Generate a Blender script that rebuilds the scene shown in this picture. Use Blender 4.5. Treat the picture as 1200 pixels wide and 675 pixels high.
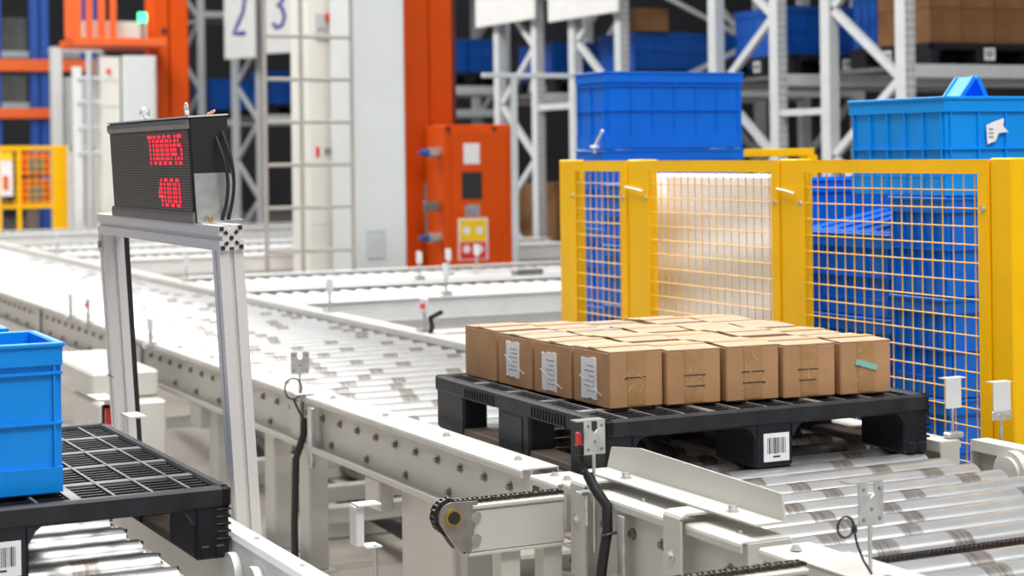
import bpy, math, random
from mathutils import Vector, Matrix
random.seed(7)
for o in list(bpy.data.objects): bpy.data.objects.remove(o)
scene = bpy.context.scene
COL = scene.collection
R = math.radians

# ------------------------------------------------------------------ camera
F, CX, HY, ROLL, ZC = 2110.0, 600.0, 179.5, 0.013, 1.45
YAW = math.atan2(1035, 2110.0)
r0 = Vector((math.cos(YAW), -math.sin(YAW), 0)); f0 = Vector((math.sin(YAW), math.cos(YAW), 0)); u0 = Vector((0, 0, 1))
CR = r0*math.cos(ROLL) - u0*math.sin(ROLL)
CU = r0*math.sin(ROLL) + u0*math.cos(ROLL)
cam_data = bpy.data.cameras.new('camera'); cam = bpy.data.objects.new('camera', cam_data); COL.objects.link(cam)
cam.matrix_world = Matrix(((CR.x, CU.x, -f0.x, 0), (CR.y, CU.y, -f0.y, 0), (CR.z, CU.z, -f0.z, ZC), (0, 0, 0, 1)))
cam_data.sensor_width = 36; cam_data.lens = 36*F/1200
cam_data.shift_y = (HY-337.5)/1200
cam_data.clip_start = .05; cam_data.clip_end = 200
cam_data.dof.use_dof = True; cam_data.dof.focus_distance = 4.45; cam_data.dof.aperture_fstop = 3.7
scene.camera = cam
def ray(x, y): return f0 + CR*((x-CX)/F) - CU*((y-HY)/F)
CP = Vector((0, 0, ZC))
def ony(x, y, Y): d = ray(x, y); return CP + d*(Y/d.y)
def onx(x, y, X): d = ray(x, y); return CP + d*(X/d.x)

# ------------------------------------------------------------------ world, lamps, exposure
world = bpy.data.worlds.new('world'); scene.world = world; world.use_nodes = True
bg = world.node_tree.nodes['Background']; bg.inputs[0].default_value = (.93, .96, 1, 1); bg.inputs[1].default_value = .24
def area(name, loc, sx, sy, power, rot=(0, 0, 0), col=(1, .98, .95)):
    l = bpy.data.lights.new(name, 'AREA'); l.shape = 'RECTANGLE'; l.size = sx; l.size_y = sy; l.energy = power; l.color = col
    o = bpy.data.objects.new(name, l); COL.objects.link(o); o.location = loc; o.rotation_euler = rot; return o
area('unseen_lamp_row', (2.8, 5.5, 7.6), 3.2, 15, 1150)
area('unseen_lamp_row', (-3.5, 5.5, 7.6), 2.0, 15, 170)
area('unseen_lamp_row', (2.5, 19, 8.0), 3.2, 12, 1250)  # unseen row, placed to brighten the sign faces at the rack ends
area('roller_highlight_strip', (3.0, .2, 7.6), 10, .5, 260)  # unseen strip light added to draw highlight lines along the rollers
vs = scene.view_settings
vs.view_transform = 'Standard'; vs.look = 'None'; vs.exposure = 0.27; vs.gamma = 1; vs.use_curve_mapping = False

# ------------------------------------------------------------------ materials
MATS = {}
def mat(name, col, rough=.5, metal=0, var=.08, scale=8, bump=0, bscale=60, coat=0, emit=None, estr=0, spec=.5, stretch=None):
    m = bpy.data.materials.new(name); m.use_nodes = True; nt = m.node_tree; b = nt.nodes['Principled BSDF']
    b.inputs['Roughness'].default_value = rough; b.inputs['Metallic'].default_value = metal
    b.inputs['Specular IOR Level'].default_value = spec
    if coat: b.inputs['Coat Weight'].default_value = coat
    tc = nt.nodes.new('ShaderNodeTexCoord'); mp = nt.nodes.new('ShaderNodeMapping')
    nt.links.new(tc.outputs['Object'], mp.inputs[0])
    if stretch: mp.inputs['Scale'].default_value = stretch
    n = nt.nodes.new('ShaderNodeTexNoise'); n.inputs['Scale'].default_value = scale; n.inputs['Detail'].default_value = 5
    nt.links.new(mp.outputs[0], n.inputs['Vector'])
    r = nt.nodes.new('ShaderNodeValToRGB')
    r.color_ramp.elements[0].position = .3; r.color_ramp.elements[1].position = .7
    c0 = [max(0, c*(1-var)) for c in col]; c1 = [min(1, c*(1+var)) for c in col]
    r.color_ramp.elements[0].color = (*c0, 1); r.color_ramp.elements[1].color = (*c1, 1)
    nt.links.new(n.outputs['Fac'], r.inputs[0]); nt.links.new(r.outputs[0], b.inputs['Base Color'])
    if bump:
        n2 = nt.nodes.new('ShaderNodeTexNoise'); n2.inputs['Scale'].default_value = bscale; n2.inputs['Detail'].default_value = 3
        nt.links.new(mp.outputs[0], n2.inputs['Vector'])
        bp = nt.nodes.new('ShaderNodeBump'); bp.inputs['Strength'].default_value = bump; bp.inputs['Distance'].default_value = .004
        nt.links.new(n2.outputs['Fac'], bp.inputs['Height']); nt.links.new(bp.outputs[0], b.inputs['Normal'])
    if emit:
        b.inputs['Emission Color'].default_value = (*emit, 1); b.inputs['Emission Strength'].default_value = estr
    MATS[name] = m
    return m
M = MATS
mat('cream_paint', (.56, .548, .51), .38, var=.05, scale=4)
mat('white_paint', (.68, .69, .68), .4, var=.04)
mat('grey_paint', (.62, .65, .65), .45, var=.04, scale=2)
mat('pale_paint', (.70, .69, .64), .45, var=.04, scale=2)
mat('zinc', (.62, .63, .62), .34, .85, var=.15, scale=30)
mat('roller_plain', (.62, .63, .63), .45, .3, var=.05)
mat('steel_mid', (.36, .34, .32), .38, .7, var=.15, scale=30)
mat('steel_dark', (.30, .28, .26), .4, .9, var=.2, scale=30)
mat('brass', (.55, .38, .08), .4, .8)
mat('chain_steel', (.07, .055, .05), .35, .6, var=.3, scale=60)
mat('black_plastic', (.011, .0125, .017), .45, var=.25, scale=10, bump=.15, spec=.26)
mat('dusty_black', (.013, .014, .018), .5, var=.5, scale=14, bump=.2, spec=.35)
mat('dust_sheen_grid', (.17, .155, .155), .5, var=.5, scale=9, bump=.2)  # grey of dust on the bars, with their reflections painted in
mat('runner_dust', (.16, .125, .10), .55, var=.4, scale=12, stretch=(1, .2, 1))
mat('black_rubber', (.012, .012, .013), .5)
mat('matt_black', (.01, .01, .011), .6)
mat('blue_plastic', (.0, .135, .62), .40, var=.08, scale=5, bump=.05, spec=.35)
mat('blue_bright', (.0, .27, .82), .40, var=.06, scale=5, bump=.05, spec=.35)
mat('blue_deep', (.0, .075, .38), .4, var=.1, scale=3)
mat('yellow_paint', (.92, .51, .001), .45, var=.05, scale=4, spec=.25)
mat('wire_yellow', (.90, .51, .02), .4)
mat('orange_paint', (.66, .075, .001), .5, var=.07, scale=2, spec=.25)
mat('orange_light', (.74, .12, .02), .45, var=.05)
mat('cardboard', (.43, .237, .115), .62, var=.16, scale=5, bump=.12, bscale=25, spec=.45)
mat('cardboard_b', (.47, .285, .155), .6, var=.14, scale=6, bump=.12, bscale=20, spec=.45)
mat('cardboard_glare', (.49, .36, .245), .55, var=.14, scale=6, bump=.12, bscale=20, spec=.5)  # same board as the body, glare on the flaps painted in as a paler colour
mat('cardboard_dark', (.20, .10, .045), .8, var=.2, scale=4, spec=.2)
mat('tape', (.40, .215, .085), .22, var=.12, scale=20, bump=.3, bscale=40, coat=.3)
mat('tape_clear', (.62, .52, .42), .2, var=.25, scale=40, bump=.5, bscale=50, coat=.4)
mat('green_tape', (.22, .50, .42), .4)
mat('paper', (.80, .80, .82), .5, var=.05, bump=.4, bscale=40)
mat('label_print', (.30, .30, .33), .6, var=.6, scale=60)
mat('ink_black', (.02, .02, .02), .6)
mat('ink_blue', (.015, .015, .26), .5)
mat('alu', (.74, .72, .71), .4, .25, var=.04, scale=3)
mat('led_face', (.085, .066, .056), .55, var=.15, scale=200)
mat('led_trim', (.20, .18, .17), .4, .3)
mat('led_red', (.8, .03, .05), .5, emit=(1, .03, .06), estr=.85)
mat('green_lamp', (.1, .9, .4), .4, emit=(.05, 1, .35), estr=2.0)
mat('red_plastic', (.75, .03, .03), .4)
mat('sticker_yellow', (.90, .58, .0), .5)
mat('dark_red', (.10, .02, .015), .5)
mat('white_sheet', (.88, .88, .92), .6, var=.03)
mat('blue_steel', (.015, .075, .34), .45, var=.08)
mat('reflector', (.72, .74, .76), .25, .1)
mat('skin_pink', (.75, .38, .30), .5)
mat('rack_grey', (.54, .57, .58), .42, var=.05)
mat('ladder_tube', (.34, .31, .28), .5)
mat('load_grey', (.09, .09, .09), .7, var=.4, scale=2)
mat('deck_dark', (.10, .10, .105), .6)
mat('rack_face', (.47, .50, .51), .45, var=.05)

def mat_floor():
    m = mat('concrete', (.44, .40, .36), .42, var=.12, scale=1.6, bump=.05)
mat_floor()
mat('wall_panel', (.07, .07, .075), .7, var=.25, scale=.6)

def mat_roller(name, period):
    """zinc roller with dull wear bands set off along its length"""
    m = bpy.data.materials.new(name); m.use_nodes = True; nt = m.node_tree; b = nt.nodes['Principled BSDF']; L = nt.links
    N = lambda t: nt.nodes.new(t)
    def math_(op, a, bb=None):
        n = N('ShaderNodeMath'); n.operation = op
        for i, v in enumerate((a, bb)):
            if v is None: continue
            if isinstance(v, (int, float)): n.inputs[i].default_value = v
            else: L.new(v, n.inputs[i])
        return n.outputs[0]
    tc = N('ShaderNodeTexCoord'); sp = N('ShaderNodeSeparateXYZ'); L.new(tc.outputs['Object'], sp.inputs[0])
    oi = N('ShaderNodeObjectInfo')
    x = sp.outputs['X']
    def band(c, w, amp):
        off = math_('MULTIPLY', math_('SUBTRACT', oi.outputs['Random'], .5), amp)
        d = math_('ABSOLUTE', math_('SUBTRACT', math_('SUBTRACT', x, c), off))
        mr = N('ShaderNodeMapRange'); mr.inputs['From Min'].default_value = w; mr.inputs['From Max'].default_value = w*.8
        L.new(d, mr.inputs['Value']); return mr.outputs[0]
    f = math_('MAXIMUM', math_('MAXIMUM', band(-.33, .035, .3), band(.28, .035, .35)), band(-.12, .03, .25))
    n = N('ShaderNodeTexNoise'); n.inputs['Scale'].default_value = 40; mp = N('ShaderNodeMapping'); mp.inputs['Scale'].default_value = (6, .3, .3)
    L.new(tc.outputs['Object'], mp.inputs[0]); L.new(mp.outputs[0], n.inputs['Vector'])
    f2 = math_('MULTIPLY', f, math_('ADD', math_('MULTIPLY', n.outputs['Fac'], 1.3), .1))
    mx = N('ShaderNodeMix'); mx.data_type = 'RGBA'
    mx.inputs['A'].default_value = (.76, .77, .77, 1); mx.inputs['B'].default_value = (.30, .25, .22, 1)
    L.new(f2, mx.inputs['Factor'])
    n3 = N('ShaderNodeTexNoise'); n3.inputs['Scale'].default_value = 14; n3.inputs['Detail'].default_value = 6
    L.new(tc.outputs['Object'], n3.inputs['Vector'])
    mx2 = N('ShaderNodeMix'); mx2.data_type = 'RGBA'; mx2.blend_type = 'MULTIPLY'; mx2.inputs['Factor'].default_value = .35
    L.new(mx.outputs['Result'], mx2.inputs['A']); L.new(n3.outputs['Fac'], mx2.inputs['B'])
    L.new(mx2.outputs['Result'], b.inputs['Base Color'])
    b.inputs['Metallic'].default_value = .78; b.inputs['Roughness'].default_value = .28
    MATS[name] = m
mat_roller('roller_zinc', 1)

# ------------------------------------------------------------------ mesh builder
class MB:
    def __init__(s): s.v = []; s.f = []
    def add(s, vs_, fs):
        o = len(s.v); s.v += [tuple(p) for p in vs_]; s.f += [tuple(i+o for i in q) for q in fs]; return s
    def box(s, x0, x1, y0, y1, z0, z1, c=0):
        if x0 > x1: x0, x1 = x1, x0
        if y0 > y1: y0, y1 = y1, y0
        if z0 > z1: z0, z1 = z1, z0
        if not c:
            V = [(x, y, z) for z in (z0, z1) for y in (y0, y1) for x in (x0, x1)]
            return s.add(V, [(0, 2, 3, 1), (4, 5, 7, 6), (0, 1, 5, 4), (2, 6, 7, 3), (0, 4, 6, 2), (1, 3, 7, 5)])
        c = min(c, (x1-x0)*.45, (y1-y0)*.45, (z1-z0)*.45)
        V = []; idx = {}
        B = ((x0, x1), (y0, y1), (z0, z1))
        for i in range(8):
            sg = (i & 1, (i >> 1) & 1, (i >> 2) & 1)
            for a in range(3):       # vertex lying on the face normal to axis a
                p = []
                for k in range(3):
                    e = B[k][sg[k]]
                    if k != a: e += c if sg[k] == 0 else -c
                    p.append(e)
                idx[(i, a)] = len(V); V.append(tuple(p))
        Fs = []
        def quad(l):
            Fs.append(tuple(l))
        for a in range(3):
            b_, d_ = (a+1) % 3, (a+2) % 3
            for sd in (0, 1):
                def cid(p, q): return (sd << a) | (p << b_) | (q << d_)
                l = [idx[(cid(0, 0), a)], idx[(cid(1, 0), a)], idx[(cid(1, 1), a)], idx[(cid(0, 1), a)]]
                quad(l if sd else l[::-1])
            for p in (0, 1):
                for q in (0, 1):       # edge along a at corner (p,q) of axes b_,d_
                    i0 = (p << b_) | (q << d_); i1 = i0 | (1 << a)
                    l = [idx[(i0, b_)], idx[(i1, b_)], idx[(i1, d_)], idx[(i0, d_)]]
                    quad(l if (p == q) else l[::-1])
        for i in range(8):
            l = [idx[(i, 0)], idx[(i, 1)], idx[(i, 2)]]
            quad(l if bin(i).count('1') % 2 else l[::-1])
        return s.add(V, Fs)
    def cyl(s, p0, p1, r, n=14, r1=None, caps=True):
        p0 = Vector(p0); p1 = Vector(p1); d = (p1-p0).normalized(); r1 = r if r1 is None else r1
        a = d.orthogonal().normalized(); b = d.cross(a)
        V = []
        for p, rr in ((p0, r), (p1, r1)):
            for k in range(n):
                t = 2*math.pi*k/n; V.append(p + a*math.cos(t)*rr + b*math.sin(t)*rr)
        Fs = [(k, (k+1) % n, n+(k+1) % n, n+k) for k in range(n)]
        if caps: Fs += [tuple(range(n-1, -1, -1)), tuple(range(n, 2*n))]
        return s.add(V, Fs)
    def tube(s, pts, r, n=8, closed=False):
        pts = [Vector(p) for p in pts]; m = len(pts); V = []; prev = None
        for i, p in enumerate(pts):
            t = (pts[(i+1) % m] if (closed or i < m-1) else p) - (pts[i-1] if (closed or i > 0) else p)
            t.normalize()
            if prev is None: a = t.orthogonal().normalized()
            else: a = (prev - t*prev.dot(t)).normalized()
            prev = a; b = t.cross(a)
            for k in range(n):
                th = 2*math.pi*k/n; V.append(p + a*math.cos(th)*r + b*math.sin(th)*r)
        Fs = []
        for i in range(m if closed else m-1):
            j = (i+1) % m
            for k in range(n): Fs.append((i*n+k, i*n+(k+1) % n, j*n+(k+1) % n, j*n+k))
        if not closed: Fs += [tuple(range(n-1, -1, -1)), tuple(range((m-1)*n, m*n))]
        return s.add(V, Fs)
    def prism(s, poly, ax, a0, a1):
        """polygon in the plane normal to axis ax, run from a0 to a1"""
        def P(u, v, a):
            return {0: (a, u, v), 1: (u, a, v), 2: (u, v, a)}[ax]
        n = len(poly)
        V = [P(u, v, a0) for u, v in poly] + [P(u, v, a1) for u, v in poly]
        Fs = [(k, (k+1) % n, n+(k+1) % n, n+k) for k in range(n)] + [tuple(range(n-1, -1, -1)), tuple(range(n, 2*n))]
        return s.add(V, Fs)
    def bar(s, p0, p1, w, h, up=(0, 0, 1)):
        p0 = Vector(p0); p1 = Vector(p1); d = (p1-p0).normalized(); u = Vector(up)
        sd = d.cross(u).normalized(); u = sd.cross(d)
        V = [p + sd*a*w/2 + u*b*h/2 for p in (p0, p1) for a, b in ((-1, -1), (1, -1), (1, 1), (-1, 1))]
        return s.add(V, [(0, 1, 5, 4), (1, 2, 6, 5), (2, 3, 7, 6), (3, 0, 4, 7), (3, 2, 1, 0), (4, 5, 6, 7)])
    def rx(s, m):
        s.v = [tuple(m @ Vector(p)) for p in s.v]; return s
    def mesh(s, name, material, smooth=False, off=(0, 0, 0)):
        me = bpy.data.meshes.new(name)
        me.from_pydata([(p[0]-off[0], p[1]-off[1], p[2]-off[2]) for p in s.v], [], s.f); me.update()
        import bmesh
        bm = bmesh.new(); bm.from_mesh(me); bmesh.ops.recalc_face_normals(bm, faces=bm.faces); bm.to_mesh(me); bm.free()
        me.materials.append(M[material])
        if smooth:
            me.shade_smooth() if hasattr(me, 'shade_smooth') else None
            try: me.set_sharp_from_angle(angle=R(40))
            except Exception: pass
        return me
    def build(s, name, material, parent=None, smooth=False, label=None):
        """vertices given in the world (or in the thing's own frame when the thing sits at 0)"""
        off = (0, 0, 0)
        me = None
        if parent is not None:
            off = parent.get('_base', (0, 0, 0)) if parent.type == 'EMPTY' else parent.get('_base', (0, 0, 0))
        me = s.mesh(name, material, smooth, off)
        o = bpy.data.objects.new(name, me); COL.objects.link(o)
        if parent is not None:
            o.parent = parent; o['_base'] = list(off)
        if label: o['label'] = label
        return o
def inst(name, me, parent=None, loc=(0, 0, 0), rot=(0, 0, 0), sc=None):
    o = bpy.data.objects.new(name, me); COL.objects.link(o)
    if parent is not None:
        b = parent.get('_base', (0, 0, 0)); o.parent = parent
        loc = (loc[0]-b[0], loc[1]-b[1], loc[2]-b[2])
    o.location = loc; o.rotation_euler = rot
    if sc: o.scale = sc
    return o
def tag(o, label, cat, group=None):
    o['label'] = label; o['category'] = cat
    if group: o['group'] = group
    return o
def thing(name, label, cat, base=(0, 0, 0), group=None):
    """Empty at the base of a thing; parts given in world coordinates are moved into its frame"""
    o = bpy.data.objects.new(name, None); COL.objects.link(o); o.location = base; o['_base'] = list(base)
    o.empty_display_size = .1
    return tag(o, label, cat, group)
def local_thing(name, label, cat, loc, rot=(0, 0, 0), group=None):
    """Empty whose parts are given in its own frame"""
    o = bpy.data.objects.new(name, None); COL.objects.link(o); o.location = loc; o.rotation_euler = rot
    o.empty_display_size = .1
    return tag(o, label, cat, group)
def copy_tree(o, parent=None):
    c = o.copy(); COL.objects.link(c)
    if parent is not None: c.parent = parent
    for ch in [x for x in bpy.data.objects if x.parent == o]: copy_tree(ch, c)
    return c
def struct(o): o['kind'] = 'structure'; return o

# ------------------------------------------------------------------ setting
struct(MB().box(-12, 32, -6, 46, -.2, 0).build('floor', 'concrete'))
wb = struct(MB().box(-12, 32, 46, 46.3, 0, 9).build('wall_back', 'wall_panel'))
wr = struct(MB().box(32, 32.3, -6, 46, 0, 9).build('wall_right', 'wall_panel'))

# shared small meshes
def hexbolt(r=.008, h=.008, washer=True, material='zinc'):
    b = MB().cyl((0, 0, 0), (0, 0, h), r, 6)
    if washer: b.cyl((0, 0, -.001), (0, 0, .002), r*1.55, 12)
    return b
BOLT = hexbolt().mesh('bolt', 'zinc')
BOLT_BIG = hexbolt(.009, .012).mesh('bolt', 'steel_dark')
BOLT_TOP = hexbolt(.010, .014).mesh('bolt', 'zinc')
ROT_NX = (0, -math.pi/2, 0)      # local z -> world -x
ROT_NY = (math.pi/2, 0, 0)       # local z -> world -y

def roller_mesh(x0, x1, r, n=20, hub=True):
    L = (x1-x0)/2
    b = MB().cyl((-L, 0, 0), (L, 0, 0), r, n)
    if hub:
        b.cyl((-L-.012, 0, 0), (-L, 0, 0), r*.55, 12).cyl((L, 0, 0), (L+.012, 0, 0), r*.55, 12)
        b.cyl((-L-.05, 0, 0), (-L-.01, 0, 0), .008, 8).cyl((L+.01, 0, 0), (L+.05, 0, 0), .008, 8)
    return b.mesh('roller', 'roller_zinc', True)

# C-section side rail running along Y, open to the outside (sign s: outside at -X for s=-1)
def rail_y(b, xo, y0, y1, top, bot, s=-1, width=.105, lip=.022, foot=.035):
    xi = xo - s*width; web = xo - s*.022; t = .004
    b.box(xo, xi, y0, y1, top-t, top)                                   # top flange
    # rounded outer lip
    pts = [(xo, top), (xo+s*.004, top-.003), (xo+s*.006, top-.009), (xo+s*.006, top-lip), (xo+s*.001, top-lip), (xo, top-.009)]
    b.prism(pts, 1, y0, y1)
    b.box(web, web-s*t, y0, y1, bot, top-t)                              # web
    b.box(web, web+s*foot, y0, y1, bot, bot+.006)                        # bottom flange
    b.box(web+s*foot, web+s*(foot+.005), y0, y1, bot-.004, bot+.014)
    b.box(xi, xi+s*t, y0, y1, top-.03, top-t)
    return web
RT = .63; RX = 2.07
ROLLER_R = .043; ROLLER_Z = .605-ROLLER_R

# ------------------------------------------------------------------ long main roller conveyor
A = thing('roller_conveyor', 'long cream roller conveyor running to the back left, loaded pallet on its near end', 'conveyor', (2.65, 8, 0))
b = MB(); web = rail_y(b, RX, 4.18, 18.5, RT, .455)
railA = b.build('side_rail', 'cream_paint', A)
b = MB(); rail_y(b, 3.33, 4.35, 18.5, RT, .455, s=1)
railB = b.build('side_rail', 'cream_paint', A)
rm = roller_mesh(2.20, 3.20, ROLLER_R)
y = 4.26
PITCH = .159
while y < 18.4:
    inst('roller', rm, A, (2.70, y, ROLLER_Z))
    y += PITCH
# axle bolts and foot bolts on the web
y = 4.30
k = 0
while y < 13.5:
    inst('bolt', BOLT_BIG, railA, (web, y, .565), ROT_NX)
    if k % 2 == 0: inst('bolt', BOLT_BIG, railA, (web, y+.08, .485), ROT_NX)
    y += PITCH; k += 1
y = 4.32
while y < 9:
    inst('bolt', hex_top if False else BOLT, railA, (RX+.055, y, RT+.001)); y += .47
# stiffeners on the web and splice plates
for y in (5.98, 8.15, 10.4):
    MB().box(web-.004, web-.016, y-.05, y+.05, .462, RT-.03, .003).build('splice_plate', 'cream_paint', A)
# legs, cross beams
for y in (4.75, 5.96, 6.34, 7.05, 8.45, 10.6, 12.8, 15, 17.2):
    for x in (2.10, 3.26):
        b = MB().box(x, x+.07, y-.055, y+.055, 0.012, .455, .006)
        b.box(x-.02, x+.09, y-.08, y+.08, 0, .012)
        lg = b.build('leg', 'cream_paint', A)
    MB().box(2.17, 3.26, y-.03, y+.03, .16, .22, .004).build('cross_beam', 'cream_paint', A)
MB().box(2.12, 2.30, 4.66, 5.13, .10, .44, .008).build('drive_cover', 'cream_paint', A)
MB().box(2.06, 2.11, 5.16, 5.28, .35, .45, .006).build('junction_block', 'cream_paint', A)
MB().box(2.06, 2.11, 7.10, 7.24, .35, .45, .006).build('junction_block', 'cream_paint', A)

# ------------------------------------------------------------------ short transfer conveyor with the guide plate
B = thing('transfer_conveyor', 'short cream transfer conveyor with angled guide plate under the front of the loaded pallet', 'conveyor', (2.65, 3.6, 0))
b = MB(); rail_y(b, RX+.005, 3.99, 4.14, RT-.008, .50, width=.11); b.box(RX+.03, RX+.10, 3.985, 3.995, .50, RT-.01)
b.build('splice_box', 'cream_paint', B)
b = MB(); webB = rail_y(b, RX+.01, 3.17, 3.965, RT, .40, width=.12); b.box(RX+.02, RX+.13, 3.165, 3.172, .42, RT-.004)
rb = b.build('side_rail', 'cream_paint', B)
b = MB(); rail_y(b, 3.34, 3.985, 4.33, RT, .45, s=1, width=.07); b.box(3.272, 3.338, 3.982, 3.987, .45, RT-.002)
b.build('side_rail', 'cream_paint', B)
for k in range(10):
    inst('roller', rm, B, (2.715, 4.105-.107*k, ROLLER_Z))
for y in (3.80, 3.665, 3.53): inst('bolt', BOLT_BIG, rb, (webB, y, .555), ROT_NX)
inst('bolt', BOLT_BIG, rb, (webB, 3.25, .555), ROT_NX)
for y in (3.66, 3.46, 3.25, 3.9): inst('bolt', BOLT_TOP, rb, (RX+.06, y, RT), (0, 0, .4), (.7, .7, .5))
for y in (4.03, 4.10): inst('bolt', BOLT, rb, (RX+.05, y, RT-.007))
for y in (3.80, 3.40, 3.10):
    pass
# inner end brackets carrying the guide plate
gp = MB()
gp.box(2.125, 2.203, 3.19, 3.955, .655, .659)
gp.prism([(3.19, .6555), (3.20, .716), (3.80, .728), (3.94, .712), (3.965, .6555)], 0, 2.199, 2.204)
gpo = gp.build('guide_plate', 'cream_paint', B)
for y in (3.80, 3.33): inst('bolt', BOLT_TOP, gpo, (2.16, y, .659))
for y in (3.86, 3.42):
    w = .036
    br = MB()
    br.box(RX-.012, RX-.006, y-w, y+w, .42, RT+.012)
    br.prism([(RX-.012, RT+.010), (RX-.008, RT+.018), (RX+.004, RT+.0235), (2.19, RT+.0235), (2.19, RT+.018), (RX+.006, RT+.018), (RX-.004, RT+.013), (RX-.006, RT+.006)], 1, y-w, y+w)
    bro = br.build('bracket', 'cream_paint', B)
    inst('bolt', BOLT, bro, (RX-.012, y+.005, .555), ROT_NX, (1.4, 1.4, 1.4))
for y in (3.30, 3.85):
    for x in (2.13, 3.2):
        MB().box(x, x+.08, y-.05, y+.05, 0, .42, .005).build('leg', 'cream_paint', B)

# ------------------------------------------------------------------ near roller conveyor at the bottom right
C = thing('roller_conveyor', 'cream roller conveyor with bare zinc rollers at the bottom right', 'conveyor', (2.65, 2.4, 0))
b = MB(); webC = rail_y(b, RX+.015, 1.4, 3.11, RT, .42, width=.12); b.box(RX+.02, RX+.12, 3.105, 3.112, .44, RT-.004)
rc = b.build('side_rail', 'cream_paint', C)
MB().box(RX+.009, RX+.14, 1.4, 2.98, RT, RT+.004).build('cover_plate', 'cream_paint', C)
b = MB(); rail_y(b, 3.35, 1.4, 3.11, RT+.02, .42, s=1, width=.06)
rfar = b.build('side_rail', 'cream_paint', C)
b = MB(); rail_y(b, 3.35, 3.13, 3.88, RT+.02, .42, s=1, width=.06); b.box(3.292, 3.348, 3.876, 3.882, .45, RT+.018)
b.build('side_rail', 'cream_paint', B)
y = 2.955
while y > 1.5:
    inst('roller', rm, C, (2.735, y, ROLLER_Z))
    y -= .107
for y in (3.03, 2.9, 2.7): inst('bolt', BOLT_BIG, rc, (webC, y, .555), ROT_NX)
for y in (3.05, 2.75): inst('bolt', BOLT, rc, (RX+.06, y, RT+.004))
# round bearing cover on the far rail
b = MB().cyl((3.265, 3.70, .585), (3.291, 3.70, .585), .060, 28).cyl((3.255, 3.70, .585), (3.265, 3.70, .585), .045, 24)
b.build('bearing_cover', 'cream_paint', B, True)
for y in (1.7, 2.9):
    for x in (2.13, 3.25):
        MB().box(x, x+.08, y-.05, y+.05, 0, .42, .005).build('leg', 'cream_paint', C)

# ------------------------------------------------------------------ chain conveyors crossing under the rollers
def chain_conveyor(y, x_end, z, label, x_in=2.045, parts=True):
    T = thing('chain_conveyor', label, 'conveyor', (x_end+.2, y, 0))
    w = .028
    body = MB().box(x_end+.085, x_in, y-w, y+w, z-.125, z-.022, .004)
    bo = body.build('beam', 'cream_paint', T)
    MB().box(x_end+.095, x_in, y-w-.004, y+w*.6, z-.022, z-.010, .003).build('chain_guide', 'cream_paint', T)
    MB().box(x_end+.085, x_in+.02, y-w-.006, y+w, z-.131, z-.125).build('base_strip', 'cream_paint', T)
    # end plate with rounded nose
    R_ = .036; cx = x_end+.045; cz = z-.035
    poly = [(x_end+.11, cz+R_*.92)]
    for k in range(9):
        t = R(80+k*16); poly.append((cx+R_*math.cos(t), cz+R_*math.sin(t)))
    poly += [(x_end+.06, z-.118), (x_end+.092, z-.122)]
    MB().prism(poly, 1, y-w-.002, y-w+.004).build('end_plate', 'steel_mid', T)
    MB().prism(poly, 1, y+w-.012, y+w-.006).build('end_plate', 'steel_mid', T)
    b = MB()
    for k in range(24):
        pass
    hub = MB().cyl((cx, y-w-.008, cz), (cx, y-w, cz), .021, 24).build('bush', 'brass', T, True)
    MB().cyl((cx, y-w-.011, cz), (cx, y-w-.007, cz), .015, 20).build('shaft_end', 'ink_black', hub, True)
    for dz in (-.045, -.098): inst('bolt', BOLT, bo, (x_end+.105, y-w-.001, z+dz+.005), ROT_NY, (1.1, 1.1, 1))
    # chain: separate link plates and pins, too small to count, round the nose and along the guide
    ch = MB(); path = []
    x = x_in
    while x > cx: path.append((x, z-.004)); x -= .0127
    for k in range(9):
        t = R(90+k*17); path.append((cx+(R_+.004)*math.cos(t), cz+(R_+.004)*math.sin(t)))
    for k in range(1, 7): path.append((cx-.022+k*.010, cz-.03-k*.010))
    for i in range(len(path)-1):
        (xa, za), (xb, zb) = path[i], path[i+1]
        off = .011 if i % 2 else .008
        for s in (-1, 1):
            ch.bar((xa, y-.004+s*off, za), (xb, y-.004+s*off, zb), .0026, .0095, up=(0, 0, 1) if abs(xa-xb) > abs(za-zb) else (1, 0, 0))
        ch.cyl((xa, y-.017, za), (xa, y+.009, za), .0042, 8)
    c = ch.build('chain', 'chain_steel', T); c['kind'] = 'stuff'
    for k, x in enumerate((x_end+.2, x_in-.03)):
        MB().box(x-.025, x+.025, y-.02, y+.03, 0, z-.131).build('support', 'cream_paint', T)
    return T
chain_conveyor(3.93, 1.70, .6225, 'cream chain conveyor with dark roller chain and round brass bush at its nose')
chain_conveyor(2.90, 1.40, .652, 'chain conveyor with dark chain cut off by the bottom edge, below the guide plate', x_in=2.035)
MB_ch = MB()
xx = 2.2
while xx < 3.25:
    MB_ch.bar((xx, 3.046, .592), (xx+.0127, 3.046, .592), .003, .009); MB_ch.bar((xx, 3.034, .592), (xx+.0127, 3.034, .592), .003, .009)
    MB_ch.cyl((xx, 3.030, .592), (xx, 3.050, .592), .004, 6); xx += .0127
MB_ch.box(2.2, 3.25, 3.028, 3.052, .565, .585)
cc = MB_ch.build('cross_chain', 'chain_steel', C); cc['kind'] = 'stuff'

# ------------------------------------------------------------------ left roller conveyor under the empty pallet
LZ = .546
Lc = thing('roller_conveyor', 'cream roller conveyor at the bottom left under the empty black pallet', 'conveyor', (.6, 4.2, 0))
b = MB()
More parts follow.
